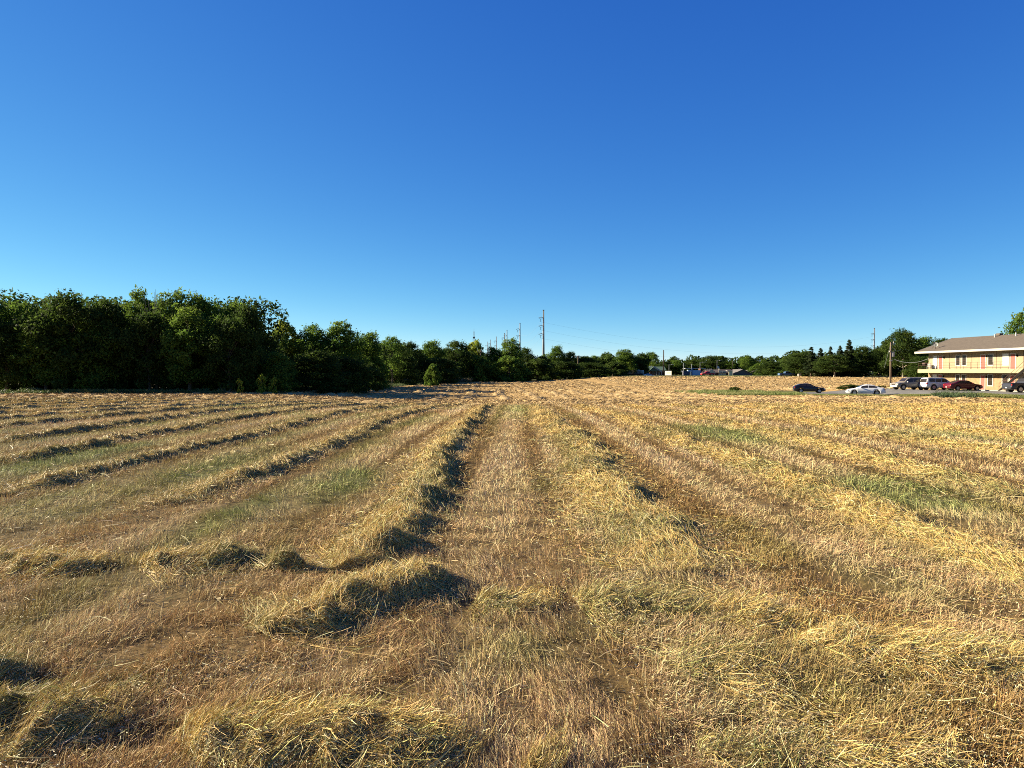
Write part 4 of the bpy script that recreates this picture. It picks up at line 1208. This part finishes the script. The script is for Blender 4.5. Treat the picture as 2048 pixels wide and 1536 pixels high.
pA, eA, tA = pylon(1087, 621, 345, 'tallest steel pylon, standing alone in the middle of the skyline', rb=.66)
pB, eB, tB = pylon(1040, 647, 440, 'second steel pylon, just left of the tallest one', rb=.6)
pC, eC, tC = pylon(1014, 661, 520, 'right one of the close pair of small pylons', rb=.55)
pylon(1009, 667, 560, 'left one of the close pair of small pylons', rb=.55)
pylon(993, 674, 610, 'small pylon between the close pair and the two tiniest ones', rb=.5)
pylon(981, 680, 670, 'tiny pylon, last but one on the left of the line', rb=.5)
pylon(975, 684, 720, 'tiniest pylon at the left end of the line', rb=.45)
pR, eR, tR = pylon(1748, 657, 480, 'pale pylon rising behind the dark trees on the right', rb=.62)
rk = ['top', 'middle', 'lowest']
for k in range(3):
    wire(eA[k], eR[k], 9, .014, '%s power line from the tallest pylon to the pylon on the right' % rk[k])
    wire(eB[k], eA[k], 4, .014, '%s power line between the tallest pylon and the second one' % rk[k])
def mast():
    X = at(948, 640); Y = 640; z = terr1(X, Y); H = EYE + (HZ - 663) * Y / F - z
    o = empty('radio_mast', (X, Y, z), 0, 'thin lattice mast above the pale sunlit tree, left of all pylons', 'mast')
    m = MB()
    for a in range(3):
        c, s = math.cos(a * 2.094) * .45, math.sin(a * 2.094) * .45; m.bar((c, s, 0), (c, s, H), .09, 5)
    for k in range(20):
        a = k % 3; b = (k + 1) % 3
        m.bar((math.cos(a * 2.094) * .45, math.sin(a * 2.094) * .45, H * k / 20), (math.cos(b * 2.094) * .45, math.sin(b * 2.094) * .45, H * (k + 1) / 20), .05, 4)
    m.build('lattice', M_steel, o)
    MB().bar((0, 0, H - 3), (0, 0, H + 2.5), .07, 5).build('antenna', M_steel, o)
    MB().box(-.9, .9, -.3, .3, H - 6, H - 4.5).build('antenna', M_steel, o)
mast()

wood_pole(1327, 700, 338, .26, 'tall dark wooden pole beside the green roofed house', m=M_woodd, extra=None)
wood_pole(961, 699, 256, .17, 'wooden pole with v shaped crossarms above the round bush at the field bend', [(.5, 1.1, .25), (.9, 1.0, -.3)])
wood_pole(1156, 710, 268, .17, 'wooden pole with one crossarm in the hedge right of the tallest pylon', [(.5, 1.3, .3)])
wood_pole(54, 632, 110, .13, 'pale pole glimpsed through the gap in the left tree crowns', m=M_bark_pale)
wood_pole(1499, 720, 330, .12, 'thin pole beside the isolated tree behind the grey barn', m=M_woodd) if False else None
wood_pole(1465, 722, 372, .14, 'thin dark pole right of the long brown roofed house', m=M_woodd)

def transformer_pole():
    o, H, z = wood_pole(1781, 685, 124, .15, 'wooden pole with a white transformer drum, left of the parked cars')
    X, Y = o.location.x, o.location.y
    MB().cyl((.36, 0, H - 2.35), .24, .82, 16).build('transformer', M_white, o, smooth=False)
    MB().box(.05, .2, -.06, .06, H - 2.2, H - 1.7).build('bracket', M_steel, o)
    MB().bar((0, 0, H - .5), (.42, 0, H - .2), .05, 6).build('bracket', M_steel, o)
    MB().cyl((.45, 0, H - .35), .08, .5, 8).build('insulator', M_white, o)
    MB().bar((.45, 0, H - .3), (.38, 0, H - 1.5), .02, 5).build('lead', M_dark, o)
    MB().box(-.25, -.1, -.1, .1, H - 1.6, H - 1.35).build('cutout', M_white, o)
    MB().box(-.2, .2, -.22, -.1, H - 3.1, H - 2.9).build('bracket', M_white, o)
    a = Vector((X + .2, Y, z + H - 2.6)); b = APT.matrix_basis @ Vector((.2, -.1, 4.75))
    wire(a, b, .7, .03, 'twisted service cable from the transformer pole to the apartment block', None)
    # guy wire
    wire((X - .1, Y, z + H - .6), (X - .9, Y + .3, z + H - 4.2), 0, .015, 'thin guy wire on the left of the transformer pole', None, 6)
transformer_pole()

# ------------------------------------------------------------------ far town
def gz(X, Y): return terr1(X, Y)
def house(px0, px1, Y, eave_px, ridge_px, depth, wallm, roofm, label, name='house', gable='x', doors=(), wins=(), garage=(), base=None, over=.5, rot=0):
    """ridge parallel to the picture for gable='x' (eave side towards us), gable end towards us for 'y'"""
    X0, X1 = at(px0, Y), at(px1, Y); z = gz((X0 + X1) / 2, Y) - .1
    he = EYE + (HZ - eave_px) * Y / F - z; hr = EYE + (HZ - ridge_px) * Y / F - z; W = X1 - X0
    o = empty(name, ((X0 + X1) / 2, Y, z), rot, label, 'house' if name != 'barn' else 'barn', 'far houses across the field')
    a, b = -W / 2, W / 2
    MB().box(a, b, 0, depth, -.3, he).build('wall', wallm, o)
    if gable == 'x':
        r = MB().prism([(-over, he - .12), (-over, he + .06), (depth / 2, hr), (depth + over, he + .06), (depth + over, he - .12), (depth / 2, hr - .2)], a - .4, b + .4, 'x')
        MB().prism([(0, he), (depth, he), (depth / 2, hr - .22)], a + .01, a + .15, 'x').build('gable_wall', wallm, o)
    else:
        r = MB().prism([(a - over, he - .12), (a - over, he + .06), (0, hr), (b + over, he + .06), (b + over, he - .12), (0, hr - .2)], -.4, depth + .4, 'y')
        MB().prism([(a, he), (b, he), (0, hr - .22)], .01, .15, 'y').build('gable_wall', wallm, o)
    rf = r.build('roof', roofm, o)
    for (f0, f1, z0, z1) in wins:
        w = MB().box(a + W * f0 - .08, a + W * f1 + .08, -.06, -.001, z0 - .08, z1 + .08).build('window', M_white, o)
        MB().box(a + W * f0, a + W * f1, -.08, -.061, z0, z1).build('pane', M_glass, w)
    for (f0, f1, m) in doors:
        MB().box(a + W * f0, a + W * f1, -.07, -.001, 0, 2.05).build('door', m, o)
    for (f0, f1, m) in garage:
        MB().box(a + W * f0, a + W * f1, -.09, -.001, .05, 2.2).build('garage_door', m, o)
    return o, he, hr, W

M_rgreen = mat('green_metal_roof', (.10, .16, .10), .6); M_rbrown = mat('brown_roof', (.13, .10, .09), .9, noise=(1, .2)); M_rgrey = mat('grey_roof', (.19, .17, .16), .9, noise=(1, .15))
M_dwall = mat('dark_brick', (.12, .06, .045), .9, noise=(2, .2)); M_barn = mat('barn_grey', (.16, .15, .135), .85, noise=(.5, .12)); M_pale = mat('pale_yellow_wall', (.74, .70, .48), .8)
M_tint = mat('blue_panel', (.42, .62, .86), .5); M_blue = mat('deep_blue', (.08, .22, .50), .5); M_rroof = mat('reddish_roof', (.20, .10, .08), .9)

o, he, hr, W = house(1300, 1331, 350, 741, 733, 9, M_dwall, M_rgreen, 'dark house with a green roof and white gable edge beside the tall dark pole', wins=((.18, .26, .6, 1.9), (.33, .41, .6, 1.9)), doors=((.55, .62, M_white),))
MB().prism([(-1.0, he - .3), (-1.0, he - .05), (-3.4 + 0, hr - .2)] and [(-W * .30, hr + .1), (-W * .24, hr + .1), (W * .24, he - .35), (W * .24, he - .75), (W * .16, he - .6), (-W * .36, hr - .25)], -1.5, -1.3, 'y').build('gable_trim', M_white, o)
MB().prism([(-W * .3, hr + .05), (W * .22, he - .4), (-W * .62, he - .35)], -1.29, 0, 'y').build('porch_gable', M_rgreen, o)
for f in (-.1, .2): MB().box(W * f - .1, W * f + .1, -1.6, -1.4, 0, he - .5).build('porch_post', M_white, o)

o, he, hr, W = house(1416, 1466, 352, 745.5, 739, 9, M_dwall, M_rbrown, 'long low house with brown roof and pale garage doors in the middle distance',
      garage=((.42, .56, M_pale), (.57, .72, M_pale)), wins=((.04, .12, .9, 1.9), (.2, .27, .9, 1.9), (.8, .86, .9, 1.9)))
MB().prism([(-W * .52, he - .2), (-W * .38, hr + .1), (-W * .24, he - .2)], -1.2, -1.0, 'y').build('gable_front', M_pale, o)
MB().prism([(-W * .55, he - .3), (-W * .38, hr + .4), (-W * .21, he - .3), (-W * .24, he - .3), (-W * .38, hr + .15), (-W * .52, he - .3)], -1.35, -1.2, 'y').build('gable_trim', M_white, o)
for f in (-.5, -.26): MB().box(W * f - .1, W * f + .1, -1.2, -1.0, 0, he - .2).build('porch_post', M_white, o)
MB().cyl((W * .02, 3, hr - .4), .25, .8, 8).build('roof_vent', M_white, o)
o, he, hr, W = house(1466, 1504, 345, 748, 738.5, 14, M_barn, M_rgrey, 'grey barn with its wide gable end towards the field', name='barn', gable='y', over=.3)
MB().box(-W / 2 - 2.0, -W / 2 - .35, -.5, -.1, 0, 2.1).build('side_door', M_pale, o)
MB().box(-W / 2 - 2.9, -W / 2 - .3, -.8, 1.5, 2.12, 2.35).build('door_hood', M_white, o)
house(1500, 1522, 352, 747.5, 740, 9, M_dwall, M_rgrey, 'low grey roofed shed joined to the right of the grey barn', name='house', wins=((.3, .4, .7, 1.8),))
house(1752, 1773, 268, 737.5, 730, 8, M_pale, M_rroof, 'pale yellow cottage half hidden by the trees left of the transformer pole', wins=((.1, .2, .8, 1.9),), doors=((.3, .38, M_dwall),))
house(1401, 1416, 372, 746, 741, 7, M_dwall, M_rroof, 'small dark red brick hut behind the red pickup', wins=((.3, .45, .8, 1.8),))
house(1243, 1262, 345, 746, 740, 8, M_white, M_rgrey, 'white walled house glimpsed behind the left end of the trailers', wins=((.3, .4, .8, 1.8),))

def trailer(px, Y, L, h, m, label, rot=0):
    X = at(px, Y); z = gz(X, Y); o = empty('trailer', (X, Y, z), rot, label, 'trailer', 'parked trailers by the houses'); o.rotation_euler = (0, 0, -.45)
    MB().box(-L / 2, L / 2, 0, 2.3, .55, h).build('body', m, o, bevel=.12)
    MB().box(-L / 2 + .6, -L / 2 + 1.5, -.03, 0, 1.3, h - .4).build('window', M_glass, o)
    MB().box(L / 2 - 1.4, L / 2 - .7, -.03, 0, .7, h - .3).build('door', M_greyp, o)
    for s in (-.5, .5): MB().cyl((s, -.04, .35), .35, .25, 14, 'y').build('wheel', M_rubber, o)
    MB().bar((-L / 2, 1.1, .6), (-L / 2 - 1.2, 1.1, .5), .06).build('hitch', M_dark, o)
    return o
trailer(1262, 325, 6.5, 2.5, M_white, 'white trailer at the left end of the row by the houses')
trailer(1276, 322, 4.0, 2.3, M_white, 'short white trailer right of the longer one, by the green roofed house')
trailer(1697, 262, 4.2, 3.0, M_white, 'white trailer in the shade under the tallest cedar')

def sign_board():
    X = at(1336.5, 300); z = gz(X, 300) ; o = empty('sign_board', (X, 300, z), -.8, 'small white sign board with worn dark lettering beside the tall dark pole', 'sign')
    w = 11.2 * 300 / F / 2 * 1.35
    MB().box(-w, w, -.06, .06, .25, 1.95).build('board', mat('sign_white', (.80, .74, .58), .6), o)
    for s in (-1, 1): MB().box(s * w - .06, s * w + .06, .061, .16, -.3, 2.0).build('post', M_greyp, o)
    # the lettering is too small to read in the photo: two rows of short worn strokes
    m = MB(); r = random.Random(3)
    x = -w * .55
    for row, z0 in ((0, 1.25), (1, .95)):
        x = -w * .5
        while x < w * .75:
            d = .05 + .09 * r.random(); m.box(x, x + d, -.068, -.0605, z0, z0 + .16 + .06 * r.random()); x += d + .07
    m.build('lettering', mat('worn_letters', (.30, .26, .20), .8), o)
sign_board()

def canopy():
    Y = 345; X0, X1 = at(1367, Y), at(1412, Y); z = gz((X0 + X1) / 2, Y)
    o = empty('service_canopy', ((X0 + X1) / 2, Y, z), 0, 'long thin flat canopy beam on tall grey posts left of the brown roofed house', 'canopy')
    zb = EYE + (HZ - 737.8) * Y / F - z
    MB().box(X0 - (X0 + X1) / 2 + .8, X1 - (X0 + X1) / 2, 0, 5, zb, zb + .35).build('roof_slab', M_greyp, o)
    for px, top in ((1367, 726), (1383, 728)):
        zt = EYE + (HZ - top) * Y / F - z
        MB().box(at(px, Y) - (X0 + X1) / 2 - .16, at(px, Y) - (X0 + X1) / 2 + .16, -.35, -.05, -.2, zt).build('post', M_greyp, o)
    for px in (1399, 1409): MB().box(at(px, Y) - (X0 + X1) / 2 - .1, at(px, Y) - (X0 + X1) / 2 + .1, 2, 2.2, -.2, zb).build('post', M_greyp, o)
canopy()
def blue_shed():
    Y = 335; X = at(1389, Y); z = gz(X, Y); o = empty('wash_shed', (X, Y, z), 0, 'light blue panelled shed under the thin canopy beam', 'shed')
    MB().box(-1.0, 2.7, 0, 4, -.2, 2.35).build('panel_wall', M_tint, o)
    MB().prism([(-1.3, 0), (-1.0, 0), (-1.0, 2.4), (-.2, 3.4), (-1.0, 3.2), (-1.3, 2.2)], -.25, -.05, 'y').build('brace', M_blue, o)
    MB().box(-2.9, -1.3, -.2, 2, 1.75, 2.45).build('hood', M_tint, o)
    MB().box(-1.9, -1.5, -.15, .1, -.2, 1.75).build('post', M_white, o)
    MB().box(2.7, 3.1, .2, 4, -.2, 3.1).build('side_wall', M_dwall, o)
    Xb = at(1373, Y); 
    k = empty('dark_container', (Xb, Y, gz(Xb, Y)), 0, 'dark grey container left of the light blue shed', 'container')
    MB().box(-1.4, 1.5, 0, 2.4, 0, 2.0).build('body', mat('container_grey', (.10, .10, .13), .7), k, bevel=.04)
    MB().box(-1.42, 1.52, -.02, 0, .95, 1.02).build('rib', M_greyp, k)
blue_shed()

def street_lamp(px, top, Y, label, double=False, h=None):
    X = at(px, Y); z = gz(X, Y); H = EYE + (HZ - top) * Y / F - z
    o = empty('street_lamp', (X, Y, z), 0, label, 'street lamp', 'tall lamps among the houses')
    MB().bar((0, 0, -.3), (0, 0, H), .10, 8, .07).build('pole', M_greyp, o)
    for s in ((-1, 1) if double else (1,)):
        MB().bar((0, 0, H - .1), (s * 1.3, 0, H + .05), .05, 6).build('arm', M_greyp, o)
        MB().box(s * 1.6 - .45, s * 1.6 + .45, -.2, .2, H - .05, H + .14).build('lamp_head', M_white, o, bevel=.03)
street_lamp(1289, 715, 340, 'lamp with two white heads left of the green roofed house', True)
street_lamp(1338, 729, 350, 'short lamp right of the tall dark pole')
street_lamp(1400, 724.5, 348, 'lamp above the red pickup and the brick hut')
street_lamp(1434, 721, 372, 'lamp behind the long brown roofed house')
def dish2():
    X = at(1436, 370); z = gz(X, 370); o = empty('antenna_mast', (X, 370, z), 0, 'white dish on a short mast behind the brown roofed house', 'antenna')
    H = EYE + (HZ - 734) * 370 / F - z
    MB().bar((0, 0, 0), (0, 0, H), .08, 6).build('mast', M_greyp, o)
    b = MB().cyl((0, 0, 0), .75, .15, 16, 'y', .3).build('reflector', M_white, o); b.location = (0, -.3, H - .2); b.rotation_euler = (-.3, 0, .5)
dish2()

GF = 'far vehicles beyond the field'
vehicle('pickup_truck', 'pickup', at(1415, 318), 318, PI + .1, paint('bright_red_paint', (.50, .03, .03)), 'bright red pickup in front of the brick hut far across the field', GF, cat='pickup')
vehicle('suv', 'suv', at(1732, 262), 262, PI - .1, P_wh, 'white suv in front of the pale cottage under the dark trees', GF, cat='suv')
vehicle('sedan', 'sedan', at(1750, 264), 264, .1, P_dk, 'dark car right of the white suv in front of the pale cottage', GF)
vehicle('pickup_truck', 'pickup', at(1573, 262), 262, .05, P_bl, 'blue pickup under the trees left of the cedars', GF, cat='pickup')
vehicle('sedan', 'sedan', at(1836, 150), 150, .1, P_bl, 'blue car in the shade behind the brownish suv', GF)
vehicle('sedan', 'sedan', at(1384, 300), 300, .1, P_sv, 'small silver car low in front of the blue shed', GF) if False else None
vehicle('sedan', 'sedan', at(1297, 318), 318, .1, P_wh, 'white car half hidden by the field crest before the green roofed house', GF, z=gz(at(1297, 318), 318) - .6)

def tractor():
    X = at(1608, 262); z = gz(X, 262); o = empty('tractor', (X, 262, z), .2, 'small red tractor under the second cedar', 'tractor')
    m = mat('tractor_red', (.45, .05, .03), .5)
    MB().box(.0, 1.7, -.35, .35, .75, 1.35).build('bonnet', m, o, bevel=.08)
    MB().box(-1.0, 0, -.45, .45, .6, .95).build('chassis', M_dark, o)
    MB().box(-.8, -.3, -.25, .25, .95, 1.15).box(-.85, -.75, -.25, .25, 1.15, 1.6).build('seat', M_dark, o)
    MB().cyl((.15, 0, 1.2), .2, .04, 12).build('steering_wheel', M_dark, o)
    for s in (-1, 1):
        w = MB().cyl((-.7, s * .5, .7), .7, s * .35, 20, 'y').build('wheel', M_rubber, o); MB().cyl((-.7, s * .86, .7), .35, s * .02, 14, 'y').build('rim', m, w)
        w = MB().cyl((1.3, s * .5, .38), .38, s * .2, 16, 'y').build('wheel', M_rubber, o); MB().cyl((1.3, s * .71, .38), .2, s * .02, 12, 'y').build('rim', m, w)
        MB().prism([(-1.45, .9), (-1.2, 1.45), (-.3, 1.45), (.0, 1.2), (-.3, 1.35), (-1.1, 1.35)], s * .5, s * .85, 'y').build('fender', m, o)
    MB().bar((1.2, 0, 1.3), (1.2, 0, 2.0), .04).build('exhaust', M_dark, o)
tractor()
def tank():
    X = at(1598, 258); z = gz(X, 258); o = empty('water_tank', (X, 258, z), 0, 'small white tank on the ground left of the red tractor', 'tank')
    MB().cyl((-.35, 0, .55), .45, 1.0, 14, 'x').build('body', M_white, o)
    for s in (-.25, .5): MB().box(s, s + .1, -.35, .35, 0, .2).build('leg', M_greyp, o)
tank()
def post(px, top, Y, w, m, label, lean=0):
    X = at(px, Y); z = gz(X, Y); H = EYE + (HZ - top) * Y / F - z
    o = MB().bar((0, 0, -.3), (lean, 0, H), w, 8, w * .8).build('post', m); o.location = (X, Y, z)
    tag(o, label, 'post')
post(1706, 742, 256, .22, M_white, 'single white post under the dark trees right of the white trailer')
post(1631, 742, 252, .2, M_bark_pale, 'pale leaning trunk stub under the leftmost cedars', -.6)
def tail_fence():
    o = empty('farm_fence', (0, 0, 0), 0, 'low dark rail fence along the far field edge left of the green roofed house', 'fence')
    m = MB()
    xs = [at(px, 322) for px in np.arange(1244, 1300, 3.2)]
    for x in xs: MB().box(x - .07, x + .07, 317.9, 318.1, gz(x, 318) - .3, gz(x, 318) + 1.3).build('fence_post', M_woodd, o)
    for a, b in zip(xs[:-1], xs[1:]):
        for h in (.5, .85, 1.15): m.bar((a, 317.85, gz(a, 318) + h), (b, 317.85, gz(b, 318) + h), .06, 4)
    m.build('rail', M_woodd, o)
tail_fence()
